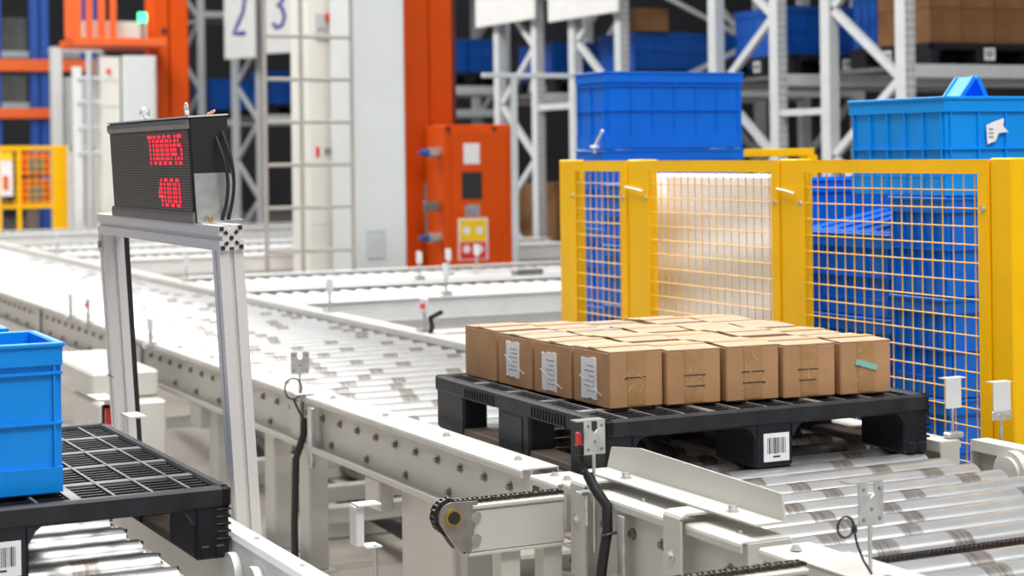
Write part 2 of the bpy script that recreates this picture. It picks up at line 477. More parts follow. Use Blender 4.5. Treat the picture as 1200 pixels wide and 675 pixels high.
# rail with rounded head, open inside
b.prism([(1.215, .42), (1.215, .585), (1.222, .597), (1.232, .60), (1.262, .60), (1.270, .594), (1.272, .58), (1.272, .42)], 1, 1.6, 5.15)
rl = b.build('side_rail', 'white_paint', Lc)
for y in (3.55, 3.25, 3.85): inst('bolt', BOLT, rl, (1.245, y, .60), (0, 0, 0), (.6, .6, .4))
rmL = roller_mesh(-.10, 1.075, .045)
y = 5.02
while y > 2.6:
    inst('roller', rmL, Lc, (.4875, y, LZ-.045)); 
    MB().cyl((1.195, y-.0, LZ-.035), (1.214, y, LZ-.035), .052, 20).build('bearing_cover', 'white_paint', Lc, True) if 3.3 < y < 3.95 else None
    y -= .159
MB().box(-.25, -.16, 1.6, 5.15, .42, .60).build('side_rail', 'white_paint', Lc)
for y in (2.2, 4.9):
    for x in (1.22, -.24): MB().box(x, x+.05, y-.04, y+.04, 0, .42).build('leg', 'white_paint', Lc)

# ------------------------------------------------------------------ plastic pallets
PW, PD, PH = 1.02, 1.12, .162
def make_pallet(name, label, loc, rotz=0, w=PW, d=PD, detail=True, group=None):
    T = local_thing(name, label, 'pallet', loc, (0, 0, rotz), group)
    hx, hy = w/2, d/2
    b = MB()
    t = .03
    z0, z1 = PH-.048, PH
    # fascia round the deck
    for s in (-1, 1):
        b.box(-hx, hx, s*hy, s*(hy-.028), z0, z1, .006)
        b.box(s*hx, s*(hx-.028), -hy, hy, z0, z1, .006)
    zz = PH-.003; gd = MB()
    if detail:
        nx = 12
        for i in range(1, nx):
            x = -hx + w*i/nx; tw = .012 if i in (4, 8) else .0032
            gd.box(x-tw, x+tw, -hy+.02, hy-.02, zz-.034, zz)
        ny = 35
        for j in range(1, ny):
            yy = -hy + d*j/ny; tw = .016 if j in (7, 14, 21, 28) else .004
            if tw > .01: gd.box(-hx+.02, hx-.02, yy-tw, yy+tw, zz-.03, zz-.0015)
            else: b.box(-hx+.02, hx-.02, yy-tw, yy+tw, zz-.03, zz-.005)
    else:
        b.box(-hx+.02, hx-.02, -hy+.02, hy-.02, zz-.03, zz)
    b.box(-hx+.01, hx-.01, -hy+.01, hy-.01, z0-.004, z0+.004) if not detail else None
    dk = b.build('deck', 'dusty_black' if detail else 'black_plastic', T)
    if detail: gd.build('deck_grid', 'dust_sheen_grid', T)
    fx, fy = .12, .21
    X = ((-hx+.004, -hx+.085), (-fx/2, fx/2), (hx-.085, hx-.004)); Y = ((-hy+.004, -hy+fy), (-fy/2, fy/2), (hy-fy, hy-.004))
    for (xa, xb) in X:
        for (ya, yb) in Y:
            f = MB().box(xa, xb, ya, yb, .0, z0+.01, .008)
            # rounded brackets beside the foot under the fascia
            for s, ex in ((-1, xa), (1, xb)):
                if abs(ex) > hx-.02: continue
                for yf in (-hy+.004, hy-.032):
                    if not ((yf < 0 and ya < -.2) or (yf > 0 and yb > .2)): continue
                    q = [(ex-s*.004, z0+.006), (ex+s*.035, z0+.006), (ex+s*.014, z0-.010), (ex, z0-.034), (ex-s*.004, z0-.034)]
                    f.prism(q, 1, yf, yf+.028)
            if detail and ya < -.3 and xb > .3:
                for k in range(6):
                    zk = .042+k*.0165
                    f.box(xb-.032, xb+.004, ya-.004, ya+.02, zk, zk+.005, .002)
                    f.box(xb-.02, xb+.004, ya-.004, ya+.05, zk, zk+.005, .002)
                for xk in (xb-.068, xb-.034): f.box(xk, xk+.022, ya-.004, ya+.01, .003, .032, .003)
            f.build('foot', 'black_plastic', T)
    for (xa, xb) in X:
        MB().box(xa+.004, xb-.004, -hy+.02, hy-.02, 0, .022, .004).build('runner', 'runner_dust' if detail else 'black_plastic', T)
    if detail:
        # framed ribs under the side fascia
        rb_ = MB()
        for s in (-1, 1):
            for (ya, yb) in ((Y[0][1], Y[1][0]), (Y[1][1], Y[2][0])):
                yy = ya+.02
                while yy < yb-.02:
                    rb_.box(s*(hx+.003), s*(hx-.006), yy, yy+.006, z0+.006, z1-.016); yy += .018
                rb_.box(s*(hx+.003), s*(hx-.006), ya+.014, yb-.014, z0+.002, z0+.006)
        rb_.build('side_ribs', 'black_plastic', T)['kind'] = 'stuff'
    return T
def barcode(parent, c, w, h, axis, seed=1):
    """white sticker with printed bars; axis 'y' faces -Y, 'x' faces -X"""
    rnd = random.Random(seed); x, y, z = c
    def bx(u0, u1, z0, z1, d0, d1):
        if axis == 'y': return (x+u0, x+u1, y-d1, y-d0, z+z0, z+z1)
        return (x-d1, x-d0, y+u0, y+u1, z+z0, z+z1)
    lab = MB().box(*bx(-w/2, w/2, -h/2, h/2, 0, .0015)).build('label', 'paper', parent, label='white barcode sticker')
    b = MB(); u = -w*.36
    while u < w*.36:
        t = rnd.choice((.0012, .002, .0032)); b.box(*bx(u, u+t, -h*.22, h*.34, .0015, .0019)); u += t + rnd.choice((.0014, .002, .003))
    b.box(*bx(-w*.14, w*.14, -h*.36, -h*.30, .0015, .0019))
    b.build('barcode', 'ink_black', lab)
pal1 = make_pallet('plastic_pallet', 'black plastic pallet carrying the brown cartons on the main conveyor', (2.732, 4.545, .6055), R(-1.0))
barcode(pal1, (.005, -PD/2+.004, .055), .080, .075, 'y', 3)
barcode(pal1, (-PW/2+.004, .01, .062), .085, .075, 'x', 4)
MB().box(-PW/2+.002, -PW/2+.005, -.06, .075, .014, .108).build('label_recess', 'black_plastic', pal1)
pal2 = make_pallet('plastic_pallet', 'empty-topped black lattice pallet at the bottom left holding a blue tote', (.693, 4.48, LZ+.0005), R(.8))
barcode(pal2, (.0, -PD/2+.004, .052), .085, .075, 'y', 5)

# ------------------------------------------------------------------ cartons on the pallet
CW, CD, CHH = .162, .210, .150
def make_carton(loc, rz, label, w=CW, d=CD, h=CHH, m='cardboard', front=True, left=None, group='brown cartons on the loaded pallet', seam=True, tilt=0, green=False, marks=2, crumple=False):
    T = local_thing('carton', label, 'carton', loc, (0, tilt, rz), group)
    hx, hy = w/2, d/2
    body = MB().box(-hx, hx, -hy, hy, 0, h-.003, .003).build('body', m, T)
    # two top flaps with the gap between them
    fl = .0015
    for s in (-1, 1):
        q = MB()
        lift = random.uniform(.0, .004)
        V = [(-hx+.001, s*hy, h-.003), (hx-.001, s*hy, h-.003), (hx-.001, s*fl, h-.002+lift), (-hx+.001, s*fl, h-.002+lift*.6)]
        q.add(V + [(a, bb, c+.003) for a, bb, c in V], [(0, 1, 2, 3), (4, 5, 6, 7), (0, 1, 5, 4), (1, 2, 6, 5), (2, 3, 7, 6), (3, 0, 4, 7)])
        q.build('flap', 'cardboard_glare' if m.startswith('cardboard') and m != 'cardboard_dark' else m, T)
    if front:
        tw = w*.17
        tp = MB().box(-tw, tw, -hy-.0012, -hy, .006, h-.002).build('tape', 'tape', T)
        if random.random() < .9:
            k = MB()
            for i in range(5):
                a = random.uniform(-tw, tw); z_ = random.uniform(.3, .95)*h
                k.bar((a, -hy-.002, z_), (a+random.uniform(-.02, .02), -hy-.002, z_-random.uniform(.008, .03)), .0006, random.uniform(.0006, .0014), up=(1, 0, 0))
            k.build('tape_crease', 'tape_clear', tp)['kind'] = 'stuff'
        for i in range(marks):
            z_ = h*(.52-.20*i); u = random.uniform(-.006, .006); L = w*random.uniform(.16, .22)
            MB().box(u-L, u+L, -hy-.0022, -hy+.001, z_, z_+.0022).build('slot', 'ink_black', T)
        if green:
            g = MB().box(-.035, .035, -.0012, .0012, -.008, .008).rx(Matrix.Translation((0, -hy-.003, h*.55)) @ Matrix.Rotation(R(16), 4, 'Y'))
            g.build('green_tape', 'green_tape', T, label='strip of pale green tape')
    # tape over the top seam
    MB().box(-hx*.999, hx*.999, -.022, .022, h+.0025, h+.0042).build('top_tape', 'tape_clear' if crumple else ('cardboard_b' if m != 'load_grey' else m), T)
    if left:
        y0, y1, z0, z1 = left
        rnd = random.Random(int(y0*1e4)+len(label)); pts = []
        n = 5
        up = [(y0+(y1-y0)*i/n, z1+rnd.uniform(-.004, .003)) for i in range(n+1)]
        dn = [(y0+(y1-y0)*i/n, z0+rnd.uniform(-.004, .004)) for i in range(n, -1, -1)]
        lb = MB().prism(up+dn, 0, -hx-.0022, -hx).build('shipping_label', 'paper', T, label='crumpled white shipping label')
        k = MB()
        for i in range(6):
            zz = z0+(z1-z0)*(.18+.12*i); yy = y0+(y1-y0)*.12
            k.box(-hx-.0027, -hx-.0022, yy, yy+(y1-y0)*rnd.uniform(.35, .72), zz, zz+.003)
        k.build('print', 'label_print', lb)
        s_ = MB().bar((-hx-.002, y1+.012, z0+.06), (-hx-.002, y0-.03, z0+.015), .0008, .0016, up=(1, 0, 0)).build('plastic_strap', 'paper', T)
    return T
PTOP = .605+PH+.0005
cA, cB, cC, cD = Vector((2.308, 5.085, 0)), Vector((2.325, 4.175, 0)), Vector((3.185, 4.055, 0)), Vector((3.165, 4.94, 0))
rows = ('front', 'second', 'third', 'back'); cols = ('first', 'second', 'third', 'fourth', 'fifth')
crnd = random.Random(21)
for j in range(4):
    for i in range(5):
        u = (i+.5)/5; v = (j+.5)/4
        p = (cB*(1-u)+cC*u)*(1-v) + (cA*(1-u)+cD*u)*v
        rz = R(-5.0 + 1.2*j + crnd.uniform(-1.2, 1.2))
        if i == 0: rz = R(-.8) if j == 0 else R(1.5)
        left = None
        if i == 0 and j == 0: left = (-.032, .055, .016, .128)
        if i == 0 and j == 1: left = (-.030, .055, .010, .120)
        if i == 0 and j == 2: left = (-.030, .050, .028, .130)
        extra = ''
        if j == 0: extra = (' with side label', ' with lifted tape', ' with two dark slots', ' with creased tape', ' with pale green tape')[i]
        elif i == 0: extra = (' with a white label', ' with a white label', ' with no label')[j-1]
        lab = 'carton%s, %s from left in the %s row of the pallet' % (extra, cols[i], rows[j])
        make_carton((p.x, p.y, PTOP), rz, lab, front=(j == 0), left=left, h=CHH+crnd.uniform(-.003, .004), m=crnd.choice(('cardboard', 'cardboard', 'cardboard_b')) if j else 'cardboard',
                    green=(j == 0 and i == 4), marks=1 if (i in (0, 4)) else 2, crumple=(crnd.random() < .25))

# ------------------------------------------------------------------ blue totes
def make_tote(name, label, loc, lx, ly, h, m='blue_plastic', rotz=0, bands=(.20, .48, .86), nvx=4, nvy=3, group=None, lid=False, tilt=None, sticker=False, label_cat='tote'):
    T = local_thing(name, label, label_cat, loc, tilt if tilt else (0, 0, rotz), group)
    hx, hy = lx/2, ly/2; t = .006; tp = .97
    def ring(z, s): return [(-hx*s, -hy*s, z), (hx*s, -hy*s, z), (hx*s, hy*s, z), (-hx*s, hy*s, z)]
    b = MB()
    k0 = tp; k1 = .985
    V = ring(0, k0) + ring(h-.002, k1)
    inn = 1 - t*2/min(lx, ly)
    V += [(x*inn, y*inn, z) for x, y, z in ring(h-.002, k1)] + [(x*inn, y*inn, z) for x, y, z in ring(.008, k0)]
    Fs = [(3, 2, 1, 0)]
    for a in (0, 4, 8):
        for k in range(4): Fs.append((a+k, a+(k+1) % 4, a+4+(k+1) % 4, a+4+k))
    Fs.append((12, 13, 14, 15))
    b.add(V, Fs)
    # stiffening bands and vertical ribs
    def sc(z): return k0+(k1-k0)*z/h
    for f in bands:
        z = h*f; s = sc(z)
        e = .008
        for sg in (-1, 1):
            b.box(-hx*s-e, hx*s+e, sg*hy*s, sg*(hy*s+e), z-.003, z+.003)
            b.box(sg*(hx*s-.001), sg*(hx*s+e*.96), -hy*s, hy*s, z-.0029, z+.0031)
    for i in range(nvx+1):
        x = (-1+2*i/nvx)*hx*.93
        for sg in (-1, 1): b.box(x-.0025, x+.0025, sg*hy*k0*.995, sg*(hy*k1+.006), .012, h-.01)
    for i in range(nvy+1):
        y = (-1+2*i/nvy)*hy*.93
        for sg in (-1, 1): b.box(sg*hx*k0*.995, sg*(hx*k1+.006), y-.0025, y+.0025, .012, h-.01)
    b.build('body', m, T)
    # rim: turned-over flange with a deeper skirt
    r = MB(); e = .012
    for sg in (-1, 1):
        r.box(-hx*k1-e, hx*k1+e, sg*(hy*k1-.006), sg*(hy*k1+e), h-.010, h, .002)
        r.box(sg*(hx*k1-.006), sg*(hx*k1+e*.98), -hy*k1+.004, hy*k1-.004, h-.0101, h-.0002, .002)
        r.box(-hx*k1-e*.6, hx*k1+e*.6, sg*(hy*k1+e*.3), sg*(hy*k1+e*.6), h-.05, h-.008)
        r.box(sg*(hx*k1+e*.3), sg*(hx*k1+e*.58), -hy*k1-e*.3, hy*k1+e*.3, h-.0502, h-.0082)
    r.build('rim', m, T)
    # lower stacking skirt
    q = MB(); s = k0
    for sg in (-1, 1):
        q.box(-hx*s-.008, hx*s+.008, sg*hy*s, sg*(hy*s+.008), .004, h*bands[0])
        q.box(sg*(hx*s-.001), sg*(hx*s+.0075), -hy*s, hy*s, .0042, h*bands[0]-.0005)
    q.build('stacking_skirt', m, T)
    if lid:
        for s, ang in lid:
            l = MB().box(-.006, 0, -hy*.97, hy*.97, 0, hx*1.02, .002)
            for yy in (-.6, -.2, .2, .6): l.box(-.012, -.006, hy*yy-.004, hy*yy+.004, .02, hx*.98)
            l.box(-.012, .002, -hy*.97, hy*.97, hx*1.02-.008, hx*1.02)
            l.rx(Matrix.Translation((s*hx*k1, 0, h)) @ Matrix.Rotation(R(ang), 4, 'Y'))
            l.build('lid_flap', m, T)
    if sticker:
        st = MB().prism([(hx*-.53, h*.52), (hx*-.54, h*.71), (hx*-.44, h*.75), (hx*-.34, h*.78), (hx*-.35, h*.70), (hx*-.29, h*.64), (hx*-.40, h*.63), (hx*-.44, h*.55)], 1, -hy*k1-.0086, -hy*k1-.0066)
        so = st.build('sticker', 'paper', T, label='torn white sticker')
        k = MB()
        for i in range(3): k.box(hx*-.515, hx*-.465, -hy*k1-.0092, -hy*k1-.0086, h*(.58+.04*i), h*(.60+.04*i))
        k.build('print', 'label_print', so)
    return T
# on the left pallet
make_tote('storage_tote', 'bright blue plastic tote standing on the lattice pallet at the left edge', (.655, 4.185, LZ+PH), .40, .30, .336, 'blue_bright', 0, nvx=3, bands=(.17, .47, .80), group='blue totes on the left pallet')
make_tote('storage_tote', 'blue tote mostly cut off by the left edge, behind the bright front one', (.60, 4.60, LZ+PH), .42, .30, .336, 'blue_bright', 0, nvx=3, bands=(.17, .47, .80), group='blue totes on the left pallet')
# stack behind the right fence panel
hT = .328
lv = ('bottom', 'second', 'third', 'fourth', 'top')
for k in range(5):
    make_tote('storage_tote', ('light blue tote with torn white sticker, topmost of the stack at the right edge' if k == 4 else 'blue tote, %s from below of the stack at the right edge behind the fence' % ('lowest', 'second', 'third', 'fourth')[k]),
              (4.185, 4.855 if k == 4 else 4.745, -.022+k*hT if k else .0), .74, .50 if k == 4 else .28, hT-.002 if k else hT-.024, 'blue_bright' if k == 4 else 'blue_plastic', R(0), nvx=6, nvy=5, sticker=(k == 4), group='tote stack at the right edge behind the fence', lid=None)
# a folded lid sticks out of the top tote
lidp = thing('tote_lid', 'loose blue lid sticking up out of the topmost tote at the right edge', 'lid', (4.2, 4.95, 1.35))
for nm, (xa, za), (xb, zb) in (('lid_panel', (4.01, 1.50), (4.172, 1.692)), ('lid_panel', (4.29, 1.50), (4.186, 1.692))):
    l = MB().bar((xa, 4.92, za), (xb, 4.92, zb), .09, .006)
    for yy in (4.877, 4.963): l.bar((xa, yy, za), (xb, yy, zb), .008, .016)
    l.build(nm, 'blue_bright', lidp)
for k in range(4):
    make_tote('storage_tote', ('blue tote with open lid flaps behind the right fence panel, topmost of its stack' if k == 3 else 'blue tote, %s in the stack with the open lid behind the right panel' % ('lowest', 'second from below', 'third from below')[k]),
              (4.19, 5.17, k*.29), .74, .50, .288, 'blue_plastic', R(2), nvx=5, nvy=4, lid=((-1, 80), (1, -70)) if k == 3 else None, group='tote stack with the open lid')
for k in range(4):
    make_tote('storage_tote', 'blue tote, %s in the leaning stack behind the middle fence post' % ('lowest', 'second from below', 'third from below', 'topmost')[k],
              (4.25, 5.78, k*.335), .70, .46, .333, 'blue_plastic', R(-4), nvx=5, nvy=4, group='tote stack behind the middle fence post')
for k in range(5):
    make_tote('storage_tote', 'blue tote, %s of the stack rising above the left fence panel' % ('lowest', 'second from below', 'third from below', 'fourth from below', 'topmost')[k],
              (4.43, 7.42, .005+k*.364), .76, .27, .362, 'blue_plastic', R(0), nvx=6, nvy=2, bands=(.18, .50, .82), group='tote stack above the left fence panel')
for k in range(5):
    make_tote('storage_tote', 'blue tote, %s of the narrow stack right behind the leftmost fence panel' % ('lowest', 'second from below', 'third from below', 'fourth from below', 'topmost')[k],
              (4.10, 6.72, k*.262), .52, .40, .26, 'blue_plastic', R(3), nvx=4, nvy=3, group='narrow tote stack behind the leftmost panel')

# ------------------------------------------------------------------ yellow safety fence
FX = 3.55
fence = thing('safety_fence', 'yellow steel safety fence with three wire mesh panels behind the cartons', 'fence', (FX, 5.4, 0))
posts = ((3.985, 4.075), (5.035, 5.135), (6.06, 6.185), (6.66, 6.765))
ztop = 1.418
for (ya, yb) in posts:
    b = MB().box(FX-.01, FX+.055, ya, yb, .012, ztop, .004); b.box(FX-.05, FX+.09, ya-.03, yb+.03, 0, .012)
    b.build('post', 'yellow_paint', fence)
panels = ((4.08, 5.03), (5.14, 6.055), (6.19, 6.655))
hw = MB().cyl((0, 0, 0), (0, 1, 0), .0021, 6).mesh('wire', 'wire_yellow', True)
vw = MB().cyl((0, 0, 0), (0, 0, 1), .0021, 6).mesh('wire', 'wire_yellow', True)
for (ya, yb) in panels:
    fr = MB(); a = .042; z0 = .14; z1 = ztop-.004
    for y0_, y1_ in ((ya, ya+a), (yb-a, yb)):
        fr.box(FX-.016, FX-.012, y0_, y1_, z0+.042, z1-.042)
        yo = y0_ if y0_ == ya else y1_
        fr.box(FX-.0155, FX+.014, yo-.002, yo+.002, z0+.001, z1-.004)
    fr.box(FX-.0162, FX-.012, ya, yb, z1-.042, z1-.003); fr.box(FX-.0165, FX+.0145, ya-.001, yb+.001, z1-.003, z1)
    fr.box(FX-.0162, FX-.012, ya, yb, z0, z0+.042)
    fo = fr.build('panel_frame', 'yellow_paint', fence)
    z = z0+.06; 
    while z < z1-.05:
        inst('wire', hw, fo, (FX-.009, ya+a-.01, z), sc=(1, yb-ya-2*a+.02, 1)); z += .0535
    y = ya+a+.025
    while y < yb-a:
        inst('wire', vw, fo, (FX-.005, y, z0+.03), sc=(1, 1, z1-z0-.06)); y += .0485
    for yy in (ya+.02, yb-.02): inst('bolt', BOLT, fo, (FX-.016, yy, 1.27), ROT_NX, (.8, .8, .8))
for (yy, zz, w) in ((6.12, 1.305, .13), (5.09, 1.31, .10)):
    MB().tube([(FX-.02, yy-w/2, zz-.008), (FX-.02, yy, zz), (FX-.02, yy+w/2, zz+.006)], .004, 6).build('cable_tie', 'paper', fence)
# white wrapped sheet behind the middle panel
b = MB(); n = 26; mz = 30; V = []
for j in range(mz+1):
    for i in range(n+1):
        yy = 5.27+.93*i/n; zz = .10+1.27*j/mz
        fold = .020*math.sin(zz*28+yy*4)*(.3+.7*(1-zz/1.4)) + .003*math.sin(yy*9+zz*6)
        x = 3.67 - fold*.6
        if j > mz-4: x += (.0, .005, .015, .035)[j-(mz-3)] if j-(mz-3) >= 0 else 0
        zz2 = zz if j <= mz-3 else 1.265+(.06, .085, .095, .097)[min(3, j-(mz-3))]
        V.append((x, yy, zz2))
nv = len(V); V += [(x+.012, y, z-.004) for x, y, z in V]
Fs = []
for j in range(mz):
    for i in range(n):
        q = (j*(n+1)+i, j*(n+1)+i+1, (j+1)*(n+1)+i+1, (j+1)*(n+1)+i); Fs.append(q); Fs.append(tuple(nv+k for k in q[::-1]))
for j in range(mz):
    for i in (0, n): a_ = j*(n+1)+i; b_ = a_+n+1; Fs.append((a_, b_, b_+nv, a_+nv))
b.add(V, Fs)
tag(b.build('white_sheet', 'white_sheet', None, True), 'white padded sheet with soft folds hanging behind the middle fence panel', 'sheet')
p_, q_ = onx(697, 172, 4.03), onx(706, 153, 4.03)
tg = thing('plastic_tie', 'white plastic tie on the tote stack above the left fence panel', 'tie', (p_.x, p_.y, p_.z))
MB().tube([(p_.x, p_.y, p_.z-.03), (p_.x, p_.y, p_.z), (q_.x, q_.y, q_.z)], .007, 6).build('strap', 'paper', tg)
MB().box(p_.x-.012, p_.x+.012, p_.y-.025, p_.y+.025, p_.z-.006, p_.z+.006, .002).build('buckle', 'paper', tg)
# crossing fence farther back
f2 = thing('safety_fence', 'far yellow fence rail seen between the blue tote stacks', 'fence', (4.7, 6.75, 0))
MB().box(4.40, 5.6, 7.80, 7.84, 1.415, 1.455, .004).build('top_rail', 'yellow_paint', f2)
for x in (4.9, 5.55): MB().box(x, x+.06, 7.79, 7.85, 0, 1.42).build('post', 'yellow_paint', f2)

# ------------------------------------------------------------------ LED display and its stand
TILT = .054
def tiltm(): return Matrix.Translation((1.335, 0, .50)) @ Matrix.Rotation(-TILT, 4, 'Y')
stand = local_thing('display_stand', 'aluminium profile stand leaning slightly, carrying the red LED display', 'stand', (1.361, 4.80, .0))
TM = Matrix.Translation((0, 0, 0)) @ Matrix.Rotation(-TILT, 4, 'Y')
stand.rotation_euler = (0, -TILT, 0)
# local frame: x across, y along the conveyor, z up from the floor
def profile(b, along, p, L, s=.03):
    """slotted square profile"""
    g, d = .006, .008
    poly = [(-s, -s), (-g, -s), (-g, -s+d), (g, -s+d), (g, -s), (s, -s), (s, -g), (s-d, -g), (s-d, g), (s, g), (s, s), (g, s), (g, s-d), (-g, s-d), (-g, s), (-s, s), (-s, g), (-s+d, g), (-s+d, -g), (-s, -g)]
    if along == 2: b.prism([(p[0]+u, p[1]+v) for u, v in poly], 2, p[2], p[2]+L)
    if along == 1: b.prism([(p[0]+u, p[2]+v) for u, v in poly], 1, p[1], p[1]+L)
BZ = 1.228
for yy in (-.595, .575):
    b = MB(); profile(b, 2, (0, yy, .0), BZ); b.build('post', 'alu', stand)
b = MB(); profile(b, 1, (0, -.632, BZ+.03), 1.245); beam = b.build('beam', 'alu', stand)
# open end of the beam: dark chambers
b = MB()
for su in (-1, 1):
    for sv in (-1, 1):
        b.box(su*.018, su*.028, -.6345, -.632, BZ+.03+sv*.018, BZ+.03+sv*.028)
        b.prism([(su*.007, BZ+.03+sv*.012), (su*.012, BZ+.03+sv*.007), (su*.019, BZ+.03+sv*.013), (su*.013, BZ+.03+sv*.019)], 1, -.6345, -.632)
b.cyl((0, -.6345, BZ+.03), (0, -.632, BZ+.03), .0055, 12)
b.build('end_chambers', 'ink_black', beam)
MB().box(-.034, -.030, .555, .60, BZ-.055, BZ-.004, .001).build('corner_bracket', 'zinc', stand)
MB().cyl((-.040, .575, BZ-.03), (-.034, .575, BZ-.03), .012, 6).build('bolt', 'steel_dark', stand)
MB().box(-.0315, -.0305, .54, .61, .80, .803).build('seam', 'ink_black', stand)
MB().prism([(.600, BZ), (.550, BZ), (.555, BZ-.06), (.56, .6), (.555, .3), (.595, .3), (.595, .6), (.598, BZ-.06)], 0, .034, .048).build('cable_cover', 'black_rubber', stand)
# the display
S0 = BZ+.06
disp = local_thing('led_display', 'black LED display panel with red digits on top of the aluminium stand', 'display', (1.361 - S0*math.sin(TILT), 4.80, S0*math.cos(TILT)), (0, -TILT, 0))
y0, y1, H, x0, x1 = -.43, .405, .265, -.026, .072
MB().box(x0, x1, y0, y1, .004, H, .003).build('cabinet', 'matt_black', disp)
MB().box(x0-.003, x0+.001, y0+.012, y1-.016, .028, H-.03).build('screen', 'led_face', disp)
lt = MB()
for k in range(30):
    z = .032+k*.0067; lt.box(x0-.0045, x0-.003, y0+.014, y1-.02, z, z+.0022)
lt.build('louvre', 'led_trim', disp)
fr = MB()
fr.prism([(x0-.008, .0), (x0, .0), (x0, .028), (x0-.005, .028), (x0-.008, .018)], 1, y0, y1)
fr.prism([(x0-.008, H-.016), (x0-.005, H-.028), (x0, H-.028), (x0, H-.004), (x0-.006, H-.004)], 1, y0+.004, y1-.004)
fr.build('frame_strip', 'led_trim', disp)
MB().box(x0-.004, x1+.002, y0-.002, y1+.002, H, H+.004).build('top_plate', 'grey_paint', disp)
MB().prism([(x0+.002, .002), (x1+.012, .002), (x1-.002, .118), (x1-.012, .122), (x0+.002, .125)], 1, y0-.006, y0-.001).build('side_plate', 'zinc', disp)
MB().box(x0+.002, x1+.012, y0-.045, y0, .0, .004).build('foot_plate', 'zinc', disp)
MB().cyl((x0+.03, y0-.025, .004), (x0+.03, y0-.025, .016), .006, 6).build('bolt', 'brass', disp)
FONT = {'T': ('11111', '00100', '00100', '00100', '00100', '00100', '00100'), '0': ('01110', '10001', '10001', '10001', '10001', '10001', '01110'),
        '4': ('00010', '00110', '01010', '10010', '11111', '00010', '00010'), '5': ('11111', '10000', '11110', '00001', '00001', '10001', '01110')}
def led_line(text, ys, ye, zt, zb):
    n = len(text); cw = (ys-ye)/(n*6.9-1.9); rh = (zt-zb)/7
    for i, ch in enumerate(text):
        b = MB()
        for r_, row in enumerate(FONT[ch]):
            for c_, v in enumerate(row):
                if v == '1':
                    yc = ys-(i*6.9+c_+.5)*cw; zc = zt-(r_+.5)*rh
                    b.box(x0-.0075, x0-.0045, yc-cw*.42, yc+cw*.42, zc-rh*.36, zc+rh*.36)
        b.build('led_digit', 'led_red', disp)
led_line('T000045', -.045, -.365, .226, .146)
led_line('4000', -.125, -.325, .113, .037)
for yy in (.13, -.285):
    e = MB(); pts = []
    for k in range(14):
        t = 2*math.pi*k/14
        pts.append((.01 + (.002 if yy < 0 else .012)*math.cos(t), yy + (.016 if yy < 0 else .002)*math.cos(t), H+.022+.014*math.sin(t)))
    e.tube(pts, .0042, 8, True); e.cyl((.01, yy, H+.004), (.01, yy, H+.012), .005, 8)
    e.build('eye_bolt', 'zinc', disp, True)
MB().cyl((.03, y0+.02, H+.004), (.04, y0+.0, H+.014), .006, 8, r1=.003).build('cable_cap', 'skin_pink', disp)
for dx, top in ((.038, .21), (.054, .225)):
    pts = []
    for k in range(13):
        t = k/12; pts.append((dx + .012*math.sin(t*3.0), y0-.006-.035*math.sin(t*math.pi), top*(1-t)+.002))
    MB().tube(pts, .0042, 7).build('cable', 'black_rubber', disp, True)

# ------------------------------------------------------------------ sensors and reflectors on the rails
def reflector(name, label, x, y, zb, zp0, zp1, wx, m='zinc', notch=True, hood=0, thick=.004):
    """bracket plate on a rod; the plate faces along the conveyor"""
    T = thing(name, label, 'sensor bracket', (x, y, zb))
    MB().cyl((x, y+.004, zb), (x, y+.004, zp0+.012), .0042, 10).build('rod', 'zinc', T, True)
    w = wx/2; p = MB(); h_ = zp1-zp0
    if notch:
        pr = [(x-w, zp0), (x+w, zp0), (x+w, zp1), (x+w*.30, zp1), (x+w*.30, zp1-h_*.26), (x, zp1-h_*.36), (x-w*.30, zp1-h_*.26), (x-w*.30, zp1), (x-w, zp1)]
    else:
        pr = [(x-w, zp0), (x+w, zp0), (x+w, zp1), (x-w, zp1)]
    p.prism(pr, 1, y-thick/2, y+thick/2)
    po = p.build('plate', m, T)
    if notch:
        for a, c in ((-.65, .15), (.65, .15), (-.65, .85), (.65, .85), (.0, .38)):
            MB().cyl((x+a*w, y-thick/2-.0006, zp0+h_*c), (x+a*w, y-thick/2+.0004, zp0+h_*c), .0040, 10).build('hole', 'steel_dark', po)
    if hood:
        MB().box(x-w-max(0, -hood), x+w+max(0, hood), y-.002, y+.03, zp1, zp1+.003).build('hood', m, T)
    return T
s1 = reflector('sensor_bracket', 'small notched zinc bracket with coiled dark cable on the main conveyor rail', 2.055, 5.86, .50, .705, .778, .066)
pts = [(2.03+.030*math.cos(2*math.pi*k/20), 5.86, .655+.036*math.sin(2*math.pi*k/20)) for k in range(20)]
MB().tube(pts, .0028, 6, True).build('cable_coil', 'black_rubber', s1, True)
MB().tube([(2.03, 5.86, .62), (2.04, 5.85, .59), (2.055, 5.84, .555), (2.06, 5.83, .53)], .004, 6).build('cable', 'black_rubber', s1, True)
MB().tube([(2.06, 5.83, .555), (2.055, 5.83, .50), (2.03, 5.84, .42), (2.025, 5.85, .2), (2.025, 5.85, .02)], .013, 8).build('cable_sleeve', 'black_rubber', s1, True)
MB().box(2.050, 2.064, 5.74, 5.78, .40, .60, .002).build('clamp', 'zinc', s1)
MB().box(2.03, 2.10, 5.84, 5.88, .632, .638, .002).build('clamp_plate', 'zinc', s1)

